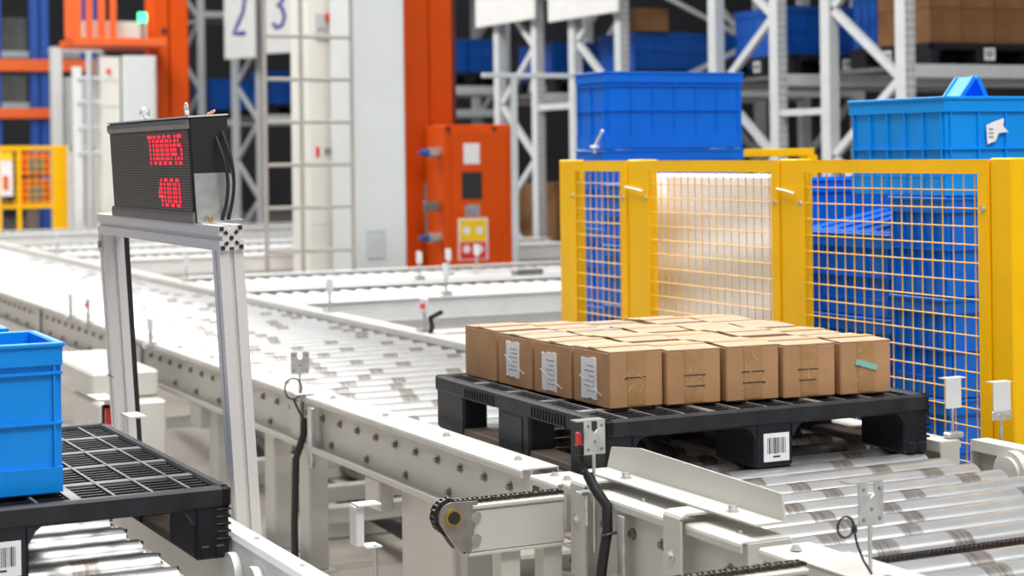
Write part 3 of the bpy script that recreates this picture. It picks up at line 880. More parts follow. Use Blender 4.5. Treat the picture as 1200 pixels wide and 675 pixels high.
s2 = reflector('photo_sensor', 'zinc photo sensor bracket with red lens and thick black cable beside the guide plate', 2.050, 3.755, .50, .733, .812, .056, hood=-.02)
MB().box(2.014, 2.021, 3.765, 3.785, .755, .785, .002).build('lens', 'red_plastic', s2)
MB().box(2.016, 2.036, 3.765, 3.80, .728, .755, .004).build('sensor_body', 'matt_black', s2)
MB().tube([(2.026, 3.785, .735), (2.030, 3.78, .71), (2.035, 3.77, .69), (2.04, 3.75, .67)], .006, 8).build('cable', 'black_rubber', s2, True)
MB().tube([(2.036, 3.765, .685), (2.045, 3.75, .655), (2.062, 3.72, .615), (2.060, 3.715, .56), (2.048, 3.72, .48), (2.038, 3.73, .36), (2.035, 3.74, .2), (2.035, 3.74, .02)], .0125, 10).build('cable_sleeve', 'black_rubber', s2, True)
MB().tube([(2.075, 3.70, .556), (2.050, 3.702, .55), (2.040, 3.712, .548), (2.09, 3.69, .557)], .003, 6).build('cable_tie', 'black_rubber', s2)
MB().box(2.020, 2.062, 3.77, 3.80, .632, .642, .002).build('clamp_plate', 'zinc', s2)
MB().cyl((2.042, 3.785, .56), (2.042, 3.785, .64), .006, 8).build('clamp_screw', 'zinc', s2)
MB().box(2.068, 2.076, 3.655, 3.685, .36, .60, .002).build('mounting_bar', 'zinc', s2)
MB().cyl((2.060, 3.675, .43), (2.060, 3.675, .46), .012, 10).build('mounting_nut', 'zinc', s2)

s3 = reflector('sensor_bracket', 'zinc notched bracket with cable loop on the near rail at the bottom right', 2.145, 2.82, .634, .722, .805, .058, hood=-.022)
pts = [(2.085+.019*math.cos(2*math.pi*k/20), 2.82, .725+.020*math.sin(2*math.pi*k/20)) for k in range(20)]
MB().tube(pts, .0026, 6, True).build('cable_coil', 'black_rubber', s3, True)
MB().box(2.100, 2.110, 2.815, 2.825, .712, .728, .002).build('cable_clip', 'black_rubber', s3)
MB().tube([(2.105, 2.82, .715), (2.108, 2.815, .69), (2.118, 2.81, .66), (2.13, 2.80, .634)], .0026, 6).build('cable', 'black_rubber', s3, True)

s4 = reflector('reflector_plate', 'white reflector plate on a thin rod in front of the yellow mesh', 3.345, 4.015, .60, .715, .797, .055, m='reflector', notch=False, hood=.018)
MB().box(3.318, 3.372, 4.0, 4.03, .631, .648, .004).build('clamp_block', 'zinc', s4)
s5 = reflector('reflector_plate', 'clear reflector with two screws on a rod in front of the right yellow post', 3.385, 3.86, .60, .712, .80, .060, m='reflector', notch=False, hood=.006)
b = MB().box(3.345, 3.413, 3.852, 3.858, .70, .724, .003); po = b.build('clamp_bar', 'zinc', s5)
for xx in (3.37, 3.402): inst('bolt', BOLT, po, (xx, 3.852, .712), ROT_NY, (.9, .9, .8))
MB().box(3.355, 3.40, 3.85, 3.88, .59, .61, .003).build('rod_clamp', 'zinc', s5)

# U-shaped bracket standing low between the conveyors
p = Vector((1.573, 4.02, 0))
s6 = thing('reflector_stand', 'low white U-shaped reflector bracket on a rod left of the chain nose', 'sensor bracket', (p.x, p.y, 0))
MB().cyl((p.x+.02, p.y, .0), (p.x+.02, p.y, .515), .006, 10).build('rod', 'zinc', s6, True)
b = MB().box(p.x-.028, p.x-.006, p.y+.0, p.y+.045, .515, .612, .003)
b.build('plate', 'white_paint', s6)
MB().box(p.x-.025, p.x+.035, p.y-.01, p.y+.04, .612, .616).build('hood', 'white_paint', s6)
MB().box(p.x-.005, p.x+.035, p.y-.01, p.y+.04, .511, .515).build('base_tab', 'white_paint', s6)
# pair beside the left pallet
s7 = thing('reflector_plate', 'cream reflector plate with red lens behind the lattice pallet', 'sensor bracket', (1.33, 5.62, 0))
MB().box(1.325, 1.329, 5.46, 5.62, .625, .715).build('plate', 'cream_paint', s7)
MB().box(1.27, 1.329, 5.46, 5.62, .713, .716).build('hood', 'cream_paint', s7)
MB().box(1.30, 1.322, 5.49, 5.51, .635, .685, .003).build('lens', 'red_plastic', s7)
MB().box(1.30, 1.322, 5.526, 5.55, .63, .690, .003).build('lens_body', 'matt_black', s7)
MB().cyl((1.33, 5.54, 0), (1.33, 5.54, .63), .006, 8).build('rod', 'zinc', s7)
s8 = thing('reflector_plate', 'narrow white bracket beside the left display post', 'sensor bracket', (1.345, 5.2, 0))
MB().box(1.28, 1.285, 5.19, 5.225, .60, .705).build('plate', 'white_paint', s8)
MB().box(1.28, 1.33, 5.12, 5.225, .703, .707).build('hood', 'white_paint', s8)
MB().box(1.28, 1.33, 5.12, 5.225, .60, .604).build('base_tab', 'white_paint', s8)
MB().cyl((1.305, 5.18, 0), (1.305, 5.18, .60), .006, 8).build('rod', 'zinc', s8)

# drive housings beside the main conveyor, left
dh = thing('drive_housing', 'cream drive housing under the main conveyor behind the blue tote', 'housing', (1.85, 7.7, 0))
MB().box(1.70, 1.98, 7.42, 8.35, .455, .565, .01).build('upper_box', 'cream_paint', dh)
MB().box(1.70, 1.98, 7.30, 7.78, .02, .452, .01).build('lower_box', 'cream_paint', dh)
MB().cyl((1.62, 8.15, .43), (1.70, 8.15, .43), .05, 16).build('motor_end', 'alu', dh, True)
# floor ducts and pipes below the conveyor
tag(MB().box(2.0, 2.06, 5.2, 9.5, .002, .06, .01).build('floor_duct', 'rack_face'), 'grey cable duct lying on the floor under the main conveyor', 'duct')
tag(MB().tube([(2.45, 5.3, .10), (2.5, 6.2, .10), (2.45, 7.4, .16), (2.5, 8.2, .24), (2.6, 9.4, .24)], .035, 10).build('cable_hose', 'black_rubber', None, True), 'thick black hose under the main conveyor between the legs', 'hose')
tag(MB().cyl((2.9, 5.2, .06), (2.9, 9.8, .06), .055, 14).build('drive_pipe', 'steel_dark', None, True), 'dark pipe on the floor beneath the main conveyor', 'pipe')
for k, (yy, zz) in enumerate(((6.4, .05), (7.6, .05), (5.4, .05))):
    tag(MB().box(2.3, 4.6, yy, yy+.14, .0, zz+.05, .01).build('floor_channel', 'pale_paint'), ('pale floor channel crossing behind the conveyor legs, %s' % ('middle one', 'farthest one', 'nearest one')[k]), 'channel', 'floor channels under the conveyor')

# sensors along the far part of the main conveyor
def far_sensor(x, y, z, h, label, red=False, flag=True):
    T = thing('sensor_post', label, 'sensor', (x, y, z))
    MB().cyl((x, y, z), (x, y, z+h*.6), .008, 8).build('rod', 'zinc', T)
    MB().box(x-.005, x+.005, y-.04, y+.04, z+h*.55, z+h, .002).build('plate', 'reflector', T)
    MB().box(x-.03, x+.03, y-.03, y+.03, z-.01, z+.01).build('clamp', 'zinc', T)
    if red: MB().box(x-.018, x-.006, y-.018, y+.004, z+h*.68, z+h*.84).build('lens', 'red_plastic', T)
    return T
far_sensor(2.06, 9.05, .62, .13, 'small sensor post with red lens on the near rail behind the tote', True)
far_sensor(2.06, 9.45, .62, .13, 'small grey sensor plate left of the red lens behind the tote')
far_sensor(2.06, 7.85, .62, .12, 'small grey plate on the near rail right of the left display post')
for k, (x, y) in enumerate(((3.29, 7.65), (3.29, 8.9), (3.29, 13.2), (3.29, 11.6), (3.29, 15.6), (4.3, 9.67), (4.7, 11.0), (5.4, 11.6), (6.3, 10.9), (5.0, 11.2))):
    far_sensor(x, y, .635, .17 if k else .15, 'small sensor post beyond the main conveyor, %s' % ('just left of the cartons', 'left of centre', 'near the left display post', 'right of the right display post', 'farthest left', 'below the ladder', 'below the grey cabinet', 'below the orange mast', 'left of the yellow fence', 'below the cabinet vent')[k], red=(k in (0, 2)))
b = MB().tube([(3.29, 7.58, .632), (3.29, 7.56, .66), (3.29, 7.58, .70), (3.31, 7.5, .73)], .012, 6)
tag(b.build('sensor_cable', 'black_rubber', None, True), 'short dark cable tuft beside the sensor left of the cartons', 'cable')

# ------------------------------------------------------------------ crossing conveyors behind the main one
def cross_conveyor(ya, yb, x0, x1, label, top=.62, cover=False):
    T = thing('crossing_conveyor', label, 'conveyor', ((x0+x1)/2, ya, 0), 'pale conveyors crossing behind the main one')
    for yy, s in ((ya, -1), (yb, 1)):
        b = MB().box(x0, x1, yy, yy-s*.14, top-.006, top).box(x0, x1, yy-s*.02, yy-s*.026, top-.12, top-.006).box(x0, x1, yy, yy+s*.02, top-.125, top-.115)
        b.build('side_rail', 'white_paint', T)
    if cover: MB().box(x0, x1, ya+.14, yb-.14, top-.05, top-.03).build('cover_plate', 'white_paint', T)
    else:
        L = yb-ya-.30
        me = MB().cyl((0, -L/2, 0), (0, L/2, 0), .042, 10).mesh('roller', 'roller_plain', True)
        x = x0+.1
        while x < x1-.05:
            inst('roller', me, T, (x, (ya+yb)/2, top-.06)); x += .105
    MB().box(x0, x1, ya+.05, ya+.06, .04, top-.13).build('skirt_panel', 'white_paint', T)
    x = x0+.3
    while x < x1:
        for yy in (ya+.06, yb-.09): MB().box(x, x+.07, yy, yy+.06, 0, top-.12).build('leg', 'white_paint', T)
        x += 1.6
    return T
cross_conveyor(8.15, 8.55, 3.42, 7.2, 'narrow white covered conveyor just behind the cartons', .54, True)
cross_conveyor(9.6, 10.85, 3.42, 8.0, 'white crossing conveyor with a grey side rail left of the yellow fence')
cross_conveyor(10.97, 12.25, 3.42, 8.0, 'white crossing conveyor in front of the grey cabinet and the orange mast')
cross_conveyor(14.55, 15.6, 3.42, 8.0, 'white crossing conveyor behind the right display post')
cross_conveyor(15.7, 16.9, 3.42, 8.0, 'white crossing conveyor behind the left display post')
cross_conveyor(17.4, 18.5, 3.42, 8.0, 'white crossing conveyor far left below the yellow fence', .60)
cross_conveyor(19.2, 20.5, 2.6, 8.0, 'farthest white crossing conveyor at the foot of the yellow fence', .66)
for k, x in enumerate((5.4, 6.35)):
    tag(MB().box(x, x+.22, 10.98 if k == 0 else 10.3, 11.06 if k == 0 else 10.38, .62, .655, .01).build('dark_stop_block', 'steel_dark'), 'dark stop block on the crossing conveyor, %s' % ('below the orange mast', 'left of the yellow fence')[k], 'stop block')

# ------------------------------------------------------------------ grey cabinet and ladder cage
Yc = 12.75
cabR = thing('machine_cabinet', 'tall light grey machine cabinet left of the orange mast', 'cabinet', (5.1, Yc, 0))
a, c = ony(412, 150, Yc), ony(475, 150, Yc)
MB().box(a.x, c.x, Yc, Yc+.45, 0, 4.2, .01).build('body', 'grey_paint', cabR)
v0, v1 = ony(429, 270, Yc), ony(452, 300, Yc)
b = MB().box(v0.x, v1.x, Yc-.008, Yc, v1.z-.02, v0.z)
vo = b.build('vent', 'rack_face', cabR)
b = MB()
for k in range(6): b.box(v0.x+.01, v1.x-.01, Yc-.012, Yc-.008, v1.z+k*.03, v1.z+.012+k*.03)
b.build('vent_slats', 'grey_paint', vo)
Yp = 13.4
pan = thing('control_cabinet', 'pale control cabinet with red button behind the ladder cage', 'cabinet', (4.9, Yp, 0))
a, c = ony(361, 150, Yp), ony(418, 150, Yp)
MB().box(a.x, c.x, Yp, Yp+.4, 0, 4.4, .01).build('body', 'pale_paint', pan)
q = ony(384, 20, Yp); MB().cyl((q.x, Yp-.05, q.z), (q.x, Yp, q.z), .032, 12).build('red_button', 'red_plastic', pan)
q = ony(375, 25, Yp); MB().box(q.x-.04, q.x+.04, Yp-.02, Yp, q.z-.06, q.z+.06).build('switch_box', 'rack_face', pan)
q = ony(378, 42, Yp); MB().box(q.x-.06, q.x+.06, Yp-.02, Yp, q.z-.03, q.z+.03).build('name_plate', 'rack_face', pan)
for yy in (96, 262): q = ony(390, yy, Yp); MB().box(a.x+.02, c.x-.03, Yp-.004, Yp, q.z, q.z+.012).build('door_seam', 'grey_paint', pan)
q = ony(380, 178, Yp)
MB().box(q.x-.07, q.x-.04, Yp-.004, Yp, q.z-.04, q.z+.04).build('red_print', 'red_plastic', pan)
MB().box(q.x, q.x+.07, Yp-.004, Yp, q.z-.03, q.z+.03).build('grey_print', 'label_print', pan)
Yl = 12.35
lad = thing('ladder_cage', 'tall grey tube ladder frame in front of the pale control cabinet', 'ladder', (4.4, Yl, 0))
xs = [ony(x, 150, Yl).x for x in (311, 353.5, 412.5)]
for x in xs: MB().cyl((x, Yl, 0), (x, Yl, 4.0), .016, 8).build('upright', 'ladder_tube', lad, True)
for yy in (-60, -8, 43, 93, 143, 193, 243, 294):
    z = ony(360, yy, Yl).z
    MB().cyl((xs[0], Yl, z), (xs[2], Yl, z), .014, 8).build('rung', 'ladder_tube', lad, True)

# ------------------------------------------------------------------ orange stacker crane with switch cabinet
Ym = 14.0
crane = thing('crane_mast', 'tall orange crane mast beside the grey cabinet', 'crane', (6.1, Ym, 0))
a, m1, c, e = [ony(x, 150, Ym).x for x in (474.5, 505, 533, 538)]
MB().box(a, m1-.012, Ym, Ym+.35, 0, 4.6, .012).build('column', 'orange_paint', crane)
MB().box(m1+.006, c, Ym+.03, Ym+.35, 0, 4.6, .012).build('column', 'orange_paint', crane)
MB().box(m1-.014, m1+.008, Ym+.05, Ym+.3, 0, 4.6).build('web_plate', 'orange_paint', crane)
MB().box(c, e, Ym+.05, Ym+.3, 0, 4.6).build('guide_strip', 'dark_red', crane)
Yb = 13.55
xb = thing('switch_cabinet', 'orange switch cabinet with warning stickers at the foot of the orange mast', 'cabinet', (6.4, Yb, 0))
a, c = ony(521, 220, Yb), ony(600, 220, Yb); top = ony(560, 146, Yb).z
MB().box(a.x, c.x, Yb, Yb+.4, 0, top, .012).build('body', 'orange_paint', xb)
d0, d1 = ony(528, 152, Yb), ony(594, 300, Yb)
door = MB().box(d0.x, d1.x, Yb-.02, Yb, d1.z-.3, d0.z, .006).build('door', 'orange_paint', xb)
def plate(x0_, y0_, x1_, y1_, m, name, par, Y=Yb-.02, t=.004):
    p, q = ony(x0_, y0_, Y), ony(x1_, y1_, Y); return MB().box(p.x, q.x, Y-t, Y, q.z, p.z).build(name, m, par)
plate(543, 168, 562, 192, 'paper', 'white_label', xb)
plate(541, 202, 565, 233, 'ink_black', 'window', xb)
plate(545, 240, 562, 253, 'label_print', 'rating_plate', xb)
pw = plate(536.5, 256, 572, 304, 'paper', 'warning_sticker', xb)
plate(539, 258, 570, 282, 'sticker_yellow', 'yellow_field', pw, Yb-.024, .002)
plate(539, 284, 570, 303, 'red_plastic', 'red_field', pw, Yb-.024, .002)
for (x, y) in ((547, 270), (562, 270), (547, 292), (562, 292)):
    q = ony(x, y, Yb-.026); MB().cyl((q.x, Yb-.029, q.z), (q.x, Yb-.026, q.z), .035, 8).build('white_symbol', 'paper', pw)
for (x, y) in ((525, 151), (579, 151)):
    q = ony(x, y, Yb-.02); MB().cyl((q.x, Yb-.03, q.z), (q.x, Yb-.02, q.z), .02, 8).build('bolt', 'ink_black', xb)
for yy in (179, 280):
    q = ony(497, yy, Yb); r_ = ony(520, yy, Yb)
    l = MB().cyl((q.x, Yb+.1, q.z), (q.x+.08, Yb+.1, q.z), .02, 10, r1=.035).build('latch', 'blue_steel', xb, True)
    MB().cyl((q.x+.08, Yb+.1, q.z), (r_.x+.02, Yb+.1, q.z), .045, 12).build('latch_sleeve', 'zinc', l, True)
q = ony(506, 242, Yb); MB().box(q.x-.03, q.x+.10, Yb+.05, Yb+.12, q.z-.04, q.z+.04, .01).build('lever', 'steel_dark', xb)
q = ony(503, 250, Yb); MB().cyl((q.x, Yb+.06, q.z-.2), (q.x, Yb+.06, q.z+.25), .012, 8).build('rod', 'steel_dark', xb)
MB().prism([(c.x-.16, .3), (c.x+.02, .3), (c.x+.02, .62), (c.x-.05, .85), (c.x-.09, .85)], 1, Yb-.03, Yb-.024).build('gusset', 'orange_paint', xb)

# ------------------------------------------------------------------ pallet racks seen end-on
RXE = 8.28
def rack(yf, yr, label, H=4.6, bays=1, flip=False, deck=2.06, pitch=.57, x0=RXE, bay=2.7):
    T = thing('pallet_rack', label, 'rack', (x0, yf, 0), 'grey pallet racks in the background')
    for k in range(bays+1):
        x = x0+k*bay
        for yy, s in ((yf, 1), (yr, -1)):
            b = MB().box(x, x+.10, yy, yy+s*.115, 0, H, .006)
            up = b.build('upright', 'rack_grey', T)
            if s == 1 and k == 0:
                h = MB(); z = .5
                while z < 3.2:
                    h.box(x+.022, x+.034, yy-.0015, yy+.001, z, z+.03); h.box(x+.066, x+.078, yy-.0015, yy+.001, z, z+.03); z += .06
                h.build('slot_holes', 'steel_dark', up)
        z = .25; i = 0
        while z < H-.3:
            a_, b_ = ((yf+.1, yr-.1) if (i % 2) ^ flip else (yr-.1, yf+.1))
            MB().bar((x+.05, a_, z), (x+.05, b_, z+pitch), .045, .06).build('brace', 'rack_grey', T)
            if i % 6 == 0: MB().box(x+.03, x+.07, yf+.1, yr-.1, z-.025, z+.025).build('strut', 'rack_grey', T)
            z += pitch; i += 1
    for z in (.35, deck, deck+1.75):
        for yy in (yf+.03, yr-.03):
            for k in range(bays): MB().box(x0+.1+k*bay, x0+(k+1)*bay, yy-.025, yy+.025, z-.10, z, .006).build('beam', 'rack_grey', T)
        MB().box(x0+.1, x0+bays*bay, yf+.06, yr-.06, z-.035, z-.005).build('shading_deck', 'deck_dark', T)  # solid decks added to shade the bays, the top one out of view
    return T
R1, R2, R3, R4 = (10.42, 11.45), (12.03, 13.06), (14.57, 15.6), (16.3, 17.3)
rack(*R1, 'nearest pallet rack at the upper right, beam with black pallet on it', flip=False)
rack(*R2, 'second pallet rack from the right, joined by spacers behind the nearest one', flip=True)
rack(*R3, 'third pallet rack, below the right white sign board', flip=False)
rack(*R4, 'fourth pallet rack, behind the orange switch cabinet', flip=True)
rack(22.6, 23.7, 'far pallet rack right of the white sign with the blue mark', flip=True)
rack(25.3, 26.6, 'far pallet rack below the white sign boards on the left', flip=False)
rack(28.3, 29.6, 'farthest pallet rack beside the left orange mast', flip=True)
sp = thing('row_spacer', 'short grey spacers joining the two nearest racks', 'spacer', (RXE, 11.7, 0))
for z in (1.72, 2.9): MB().box(RXE+.02, RXE+.08, 11.45, 12.03, z, z+.05).build('strut', 'rack_grey', sp)

sp2 = thing('row_spacer', 'short grey spacers joining the third and fourth racks', 'spacer', (RXE, 15.9, 0))
for z in (1.88, 3.0): MB().box(RXE+.02, RXE+.08, 15.6, 16.3, z, z+.06).build('strut', 'rack_grey', sp2)
rack(19.3, 20.3, 'pallet rack mostly hidden behind the right orange mast', flip=False, deck=2.25)
DK = 2.06
def rack_pallet(x, y, label, z=DK, bc=True):
    T = make_pallet('rack_pallet', label, (x, y, z), 0, 1.0, .98, detail=False, group='black pallets stored in the racks')
    if bc: barcode(T, (.05, -.49, .08), .10, .09, 'y', int(x*7+y)); barcode(T, (-.50, .02, .08), .10, .09, 'x', int(x+y*3))
    return T
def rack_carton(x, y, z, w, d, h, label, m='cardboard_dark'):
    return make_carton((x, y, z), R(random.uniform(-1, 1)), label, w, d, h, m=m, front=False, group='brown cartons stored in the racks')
zp = DK+PH
rack_pallet(9.05, 10.95, 'black pallet on the nearest rack beam at the upper right')
n = 0
for i in range(3):
    for j in range(2):
        for k in range(2):
            n += 1
            rack_carton(8.73+i*.31, 10.66+j*.31, zp+.001+k*.262, .30, .30, .26, 'brown carton on nearest rack pallet, %s layer, %s row, %s from left' % (('lower', 'upper')[k], ('front', 'second')[j], ('first', 'second', 'third')[i]))
rack_pallet(10.15, 10.95, 'black pallet at the far end of the nearest rack beam', bc=False)
for i in range(2): rack_carton(9.9+i*.45, 10.8, zp+.001, .44, .5, .5, 'large brown carton at the right end of the nearest rack, %s' % ('left one', 'right one')[i])
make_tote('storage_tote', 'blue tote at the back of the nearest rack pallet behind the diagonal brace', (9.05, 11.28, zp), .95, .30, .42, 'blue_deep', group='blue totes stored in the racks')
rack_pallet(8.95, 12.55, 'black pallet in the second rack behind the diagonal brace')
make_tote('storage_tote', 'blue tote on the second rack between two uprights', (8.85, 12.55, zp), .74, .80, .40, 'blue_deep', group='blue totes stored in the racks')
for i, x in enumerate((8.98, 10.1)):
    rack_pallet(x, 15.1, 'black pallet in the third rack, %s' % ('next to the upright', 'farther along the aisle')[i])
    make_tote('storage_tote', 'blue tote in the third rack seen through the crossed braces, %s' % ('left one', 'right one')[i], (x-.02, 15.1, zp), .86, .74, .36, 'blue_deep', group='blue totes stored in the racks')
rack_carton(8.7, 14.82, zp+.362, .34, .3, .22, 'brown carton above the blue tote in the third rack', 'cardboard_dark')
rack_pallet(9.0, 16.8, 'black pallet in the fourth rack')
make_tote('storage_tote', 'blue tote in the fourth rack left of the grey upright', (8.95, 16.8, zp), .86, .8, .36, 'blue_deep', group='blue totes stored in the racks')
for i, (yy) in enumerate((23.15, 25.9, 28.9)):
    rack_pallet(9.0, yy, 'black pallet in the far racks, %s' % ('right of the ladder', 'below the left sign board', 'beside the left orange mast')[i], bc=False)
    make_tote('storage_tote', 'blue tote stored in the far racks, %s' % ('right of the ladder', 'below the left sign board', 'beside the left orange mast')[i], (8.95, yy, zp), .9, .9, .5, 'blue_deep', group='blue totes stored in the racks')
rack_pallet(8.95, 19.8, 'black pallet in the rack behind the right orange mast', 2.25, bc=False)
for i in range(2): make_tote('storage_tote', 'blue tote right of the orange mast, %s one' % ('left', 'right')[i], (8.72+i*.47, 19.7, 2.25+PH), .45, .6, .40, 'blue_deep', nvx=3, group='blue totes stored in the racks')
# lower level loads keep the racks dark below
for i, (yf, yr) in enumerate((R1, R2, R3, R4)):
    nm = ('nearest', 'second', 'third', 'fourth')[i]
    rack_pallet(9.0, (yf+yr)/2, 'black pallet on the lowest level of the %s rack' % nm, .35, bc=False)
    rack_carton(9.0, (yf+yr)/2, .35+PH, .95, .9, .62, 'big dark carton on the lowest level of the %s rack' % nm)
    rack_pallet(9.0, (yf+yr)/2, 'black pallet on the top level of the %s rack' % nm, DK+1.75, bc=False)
# crossed tie rods on the third rack's aisle face
xb_ = thing('cross_brace', 'thin crossed tie rods in the aisle before the third rack', 'brace', (RXE+.8, 14.0, 0))
for s in (0, 1):
    MB().bar((8.45, 14.45+.02*s, 1.95 if s else 3.0), (10.9, 14.45+.02*s, 3.0 if s else 1.95), .03, .045).build('tie_rod', 'rack_face', xb_)
# long guard rail in front of the racks
gr = thing('guard_rail', 'long grey guard rail crossing in front of the rack uprights', 'rail', (7, 10.0, 0))
gx = ony(601, 150, 12.45).x
MB().box(gx-.25, 8.2, 12.45, 12.49, 2.03, 2.068, .006).build('top_rail', 'rack_face', gr)
for x in (gx, 8.15): MB().box(x, x+.045, 12.451, 12.489, 0, 2.03, .004).build('post', 'rack_face', gr)

# aisle sign boards on the rack ends
def sign(ya, yb, zb, label, mark=None):
    T = thing('aisle_sign', label, 'sign', (RXE-.08, (ya+yb)/2, zb))
    MB().box(RXE-.09, RXE-.06, ya, yb, zb, zb+1.6, .006).build('board', 'white_paint', T)
    if mark:
        yc = (ya+yb)/2
        pts = [(RXE-.092, yc-u*.5, zb+.35+v*.9) for u, v in DIGIT[mark]]
        MB().tube(pts, .035, 8).build('digit', 'ink_blue', T, True)
    return T
DIGIT = {'2': ((-.3, .85), (-.15, 1.0), (.15, 1.0), (.3, .8), (.2, .5), (-.1, .2), (-.3, 0), (0, .0), (.32, .0)),
         '3': ((-.3, .88), (-.1, 1.0), (.15, 1.0), (.3, .8), (.2, .58), (-.05, .52), (.2, .46), (.32, .25), (.2, .05), (-.1, 0), (-.3, .12))}
sign(14.45, 15.85, 2.74, 'white sign board at the top right of the grey mast area')
sign(16.15, 17.55, 2.80, 'white sign board right of the orange mast')
def sign_facing(xa, ya_, xb, yb_, zb, label, mark):
    def hit(x, y): d = ray(x, y); return CP + d*((zb-ZC)/d.z)
    a, b = hit(xa, ya_), hit(xb, yb_)
    T = local_thing('aisle_sign', label, 'sign', a, (0, 0, math.atan2(b.y-a.y, b.x-a.x)))
    L = (b-a).length
    MB().box(0, L, 0, .03, 0, 1.5, .006).build('board', 'white_paint', T)
    k = MB().tube([(L*.5+u*L*.62, -.002, .36+v*.62) for u, v in DIGIT[mark]], .034, 8)
    k.v = [(x, max(y, -.006), z) for x, y, z in k.v]; k.build('digit', 'ink_blue', T, True)
    for x in (L*.15, L*.85): MB().box(x-.02, x+.02, .03, .06, 0, 1.5).build('hanger', 'rack_grey', T)
    return T
sign_facing(309, 63.2, 345, 61.2, 2.92, 'white sign board with a blue 3 behind the ladder cage', '3')
sign_facing(263, 69.5, 299.5, 67.4, 2.88, 'white sign board with a blue 2 left of the ladder', '2')
sign(29.2, 30.4, 2.80, 'narrow white sign board beside the left orange mast')

# ------------------------------------------------------------------ far left: platform crane, cabinets, rack, fence
Yq = 21.5
cl = thing('platform_crane', 'orange lift platform with railing and mast at the upper left', 'crane', (5.5, Yq, 0))
a, m1, c = [ony(x, 60, Yq).x for x in (180, 199, 221)]
MB().box(a, m1-.01, Yq, Yq+.4, 0, 4.8, .01).build('mast', 'orange_paint', cl)
MB().box(m1+.01, c, Yq, Yq+.4, 0, 4.8, .01).build('mast', 'orange_paint', cl)
q = ony(192, 36, Yq); MB().cyl((q.x, Yq-.02, q.z), (q.x, Yq, q.z), .035, 10).build('hole', 'ink_black', cl)
p0 = ony(76, 47, Yq); p1 = ony(181, 58, Yq)
MB().box(p0.x, p1.x, Yq-.6, Yq+.3, p1.z, p0.z, .008).build('platform', 'orange_light', cl)
for (xa, xb2) in ((76, 95), (101, 108), (115, 123), (129, 136)):
    u, v = ony(xa, 20, Yq-.3).x, ony(xb2, 20, Yq-.3).x
    MB().box(u, v, Yq-.32, Yq-.27, p0.z, 4.2).build('rail_post', 'orange_light', cl)
gb0, gb1 = ony(97, 25, Yq), ony(170, 47, Yq)
MB().box(gb0.x, gb1.x, Yq-.1, Yq+.2, p0.z, gb0.z, .006).build('control_box', 'grey_paint', cl)
q = ony(167, 21, Yq-.35); MB().cyl((q.x, Yq-.35, q.z-.05), (q.x, Yq-.35, q.z+.06), .055, 12).build('green_lamp', 'green_lamp', cl, True)
MB().cyl((q.x, Yq-.35, p0.z), (q.x, Yq-.35, q.z-.05), .02, 8).build('lamp_post', 'steel_dark', cl)
Yk = 20.9
k1 = thing('machine_cabinet', 'white machine cabinet below the orange platform', 'cabinet', (5.3, Yk, 0))
a, c = ony(144, 65, Yk), ony(183, 65, Yk); MB().box(a.x, c.x, Yk, Yk+.4, 0, a.z, .01).build('body', 'grey_paint', k1)
MB().box(a.x+.03, c.x-.03, Yk-.01, Yk, .3, a.z-.08).build('door', 'grey_paint', k1)
k2 = thing('control_cabinet', 'pale narrow control cabinet left of the white machine cabinet', 'cabinet', (5.0, Yk, 0))
a, c = ony(118, 66, Yk), ony(142, 66, Yk); MB().box(a.x, c.x, Yk+.05, Yk+.4, 0, a.z, .01).build('body', 'pale_paint', k2)
q = ony(128, 83, Yk); MB().cyl((q.x, Yk+.02, q.z), (q.x, Yk+.05, q.z), .03, 10).build('red_button', 'red_plastic', k2)
for yy in (95, 125): q = ony(120, yy, Yk); MB().box(a.x+.02, c.x-.02, Yk+.045, Yk+.05, q.z, q.z+.015).build('door_seam', 'rack_face', k2)
l2 = thing('ladder_cage', 'grey tube ladder left of the pale narrow cabinet', 'ladder', (4.8, Yk, 0))
u, v = ony(90, 60, Yk).x, ony(104, 60, Yk).x; w_ = ony(116, 60, Yk).x
MB().box(u-.05, u+.05, Yk, Yk+.06, 0, ony(90, 78, Yk).z).build('wide_post', 'white_paint', l2)
for x in (v,): MB().cyl((x, Yk, 0), (x, Yk, ony(100, 60, Yk).z), .035, 8).build('upright', 'rack_face', l2)
for yy in (92, 120, 150, 180): z = ony(100, yy, Yk).z; MB().cyl((u, Yk, z), (w_, Yk, z), .025, 8).build('rung', 'rack_face', l2)
Yr = 27.0
br = thing('pallet_rack', 'blue upright rack with orange beams at the far left', 'rack', (5, Yr, 0))
for (xa, xb2) in ((-6, 2), (36, 46), (48, 58), (97, 103), (108, 115)):
    u, v = ony(xa, 80, Yr).x, ony(xb2, 80, Yr).x
    MB().box(u, v, Yr, Yr+.15, 0, 4.8, .01).build('upright', 'blue_steel', br)
u, v = ony(-8, 80, Yr).x, ony(118, 80, Yr).x
for (yt, yb2) in ((70, 84), (127, 139)):
    MB().box(u, v, Yr-.08, Yr-.01, ony(40, yb2, Yr).z, ony(40, yt, Yr).z, .01).build('beam', 'orange_light', br)
wp = thing('machine_post', 'light grey machine post before the blue rack at the far left', 'post', (5, 25, 0))
a, c = ony(61, 60, 25), ony(73, 60, 25); MB().box(a.x, c.x, 25, 25.2, 0, a.z, .01).build('column', 'grey_paint', wp)
MB().box(c.x, c.x+.5, 25.1, 25.25, 0, a.z-.35).build('side_panel', 'rack_face', wp)
MB().box(a.x, c.x+.55, 25.0, 25.25, a.z, a.z+.06).build('cap', 'grey_paint', wp)
shelf = thing('storage_shelf', 'grey shelf with two boards behind the blue uprights at the far left', 'shelf', (4.5, 28.9, 0))
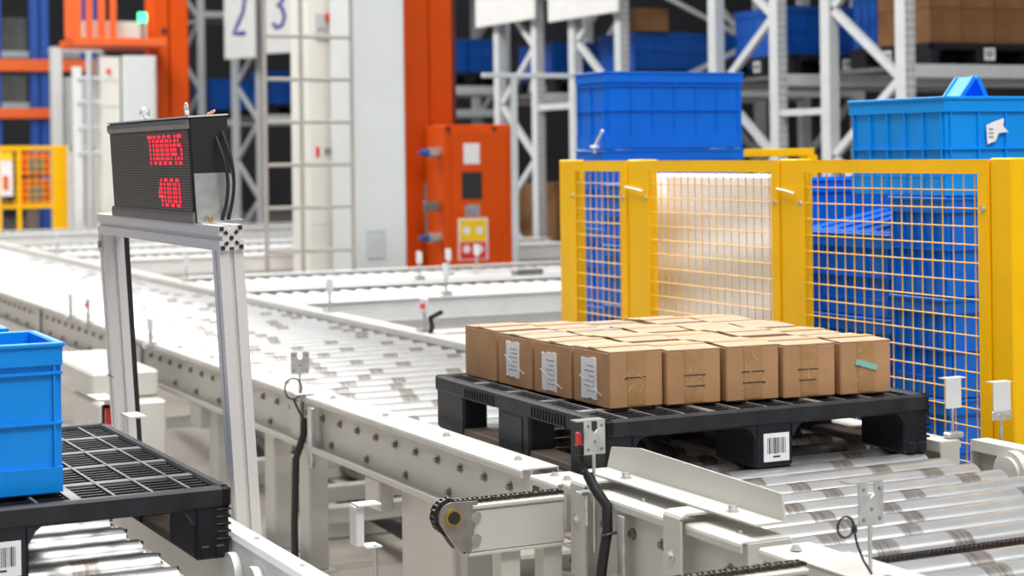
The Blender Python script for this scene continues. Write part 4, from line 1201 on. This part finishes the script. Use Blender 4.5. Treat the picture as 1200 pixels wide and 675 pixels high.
for k, (xa, xb2, yt, yb2) in enumerate(((2, 32, 88, 120), (4, 32, 20, 60))):
    u, v = ony(xa, yt, 28.5), ony(xb2, yb2, 28.5)
    rack_carton((u.x+v.x)/2, 28.9, v.z, v.x-u.x, .7, u.z-v.z, 'dark grey load on the far left shelf, %s one' % ('lower', 'upper')[k], 'load_grey')
    MB().box(u.x-.2, v.x+1.2, 28.45, 29.3, v.z-.10, v.z-.003).build('board', 'rack_face', shelf)
for xx in (u.x-.15, v.x+1.1): MB().box(xx, xx+.08, 29.3, 29.4, 0, 4.2).build('post', 'rack_face', shelf)
# yellow fence far left with orange gear behind
Yf = 22.6
fl_ = thing('safety_fence', 'yellow mesh fence at the far left edge', 'fence', (4, Yf, 0))
zt, zb = ony(40, 171, Yf).z, ony(40, 244, Yf).z
for (xa, xb2) in ((-4, 2), (20, 25), (62, 81)):
    u, v = ony(xa, 200, Yf).x, ony(xb2, 200, Yf).x
    MB().box(u, v, Yf, Yf+.06, 0, zt, .005).build('post', 'yellow_paint', fl_)
u, v = ony(-6, 200, Yf).x, ony(80, 200, Yf).x
MB().box(u, v, Yf+.01, Yf+.05, zt-.05, zt).build('top_rail', 'yellow_paint', fl_)
MB().box(u, v, Yf+.01, Yf+.05, zb, zb+.05).build('bottom_rail', 'yellow_paint', fl_)
hw2 = MB().cyl((0, 0, 0), (1, 0, 0), .005, 5).mesh('wire', 'wire_yellow'); vw2 = MB().cyl((0, 0, 0), (0, 0, 1), .005, 5).mesh('wire', 'wire_yellow')
z = zb+.08
while z < zt-.05: inst('wire', hw2, fl_, (u, Yf+.03, z), sc=(v-u, 1, 1)); z += .09
x = u+.05
while x < v: inst('wire', vw2, fl_, (x, Yf+.03, zb), sc=(1, 1, zt-zb)); x += .09
a, c = ony(1, 188, 22.5), ony(14, 230, 22.5)
nb = MB().box(a.x, c.x+.02, 22.55, 22.59, c.z, a.z+.1).build('notice_board', 'paper', fl_)
MB().box(a.x, c.x+.02, 22.545, 22.55, a.z, a.z+.1).build('yellow_band', 'sticker_yellow', nb)
MB().box(a.x+.03, c.x-.03, 22.545, 22.55, c.z+.08, c.z+.25).build('orange_band', 'orange_light', nb)
for k, (xa, xb2, yt, yb2) in enumerate(((24, 60, 180, 206), (24, 60, 212, 240))):
    p_, q_ = ony(xa, yt, 23.6), ony(xb2, yb2, 23.6)
    if k == 0: g = thing('orange_machine', 'orange machine with two housings behind the far left fence', 'machine', (p_.x, 23.6, 0))
    MB().box(p_.x, q_.x, 23.6, 23.9, q_.z, p_.z, .02).build('housing', 'orange_paint', g)
    MB().box((p_.x+q_.x)/2-.1, (p_.x+q_.x)/2+.1, 23.58, 23.6, q_.z+.05, p_.z-.05).build('front_plate', 'steel_dark', g)
    if k: MB().box(p_.x+.1, p_.x+.25, 23.7, 23.85, 0, q_.z+.5).build('stand', 'steel_dark', g)
# pale mesh guard right of it
Yg = 22.0
pg = thing('mesh_guard', 'pale mesh guard right of the far yellow fence', 'guard', (4.6, Yg, 0))
u, v = ony(82, 200, Yg).x, ony(134, 200, Yg).x
for k in range(5): x = u+(v-u)*k/4; MB().box(x-.025, x+.025, Yg, Yg+.04, 0, ony(100, 170, Yg).z).build('upright', 'white_paint', pg)
MB().box(u, v, Yg+.05, Yg+.07, .1, ony(100, 172, Yg).z).build('back_sheet', 'pale_paint', pg)
MB().box(u, v, Yg, Yg+.04, ony(100, 172, Yg).z-.05, ony(100, 170, Yg).z).build('top_rail', 'white_paint', pg)

for o in bpy.data.objects:
    if '_base' in o: del o['_base']
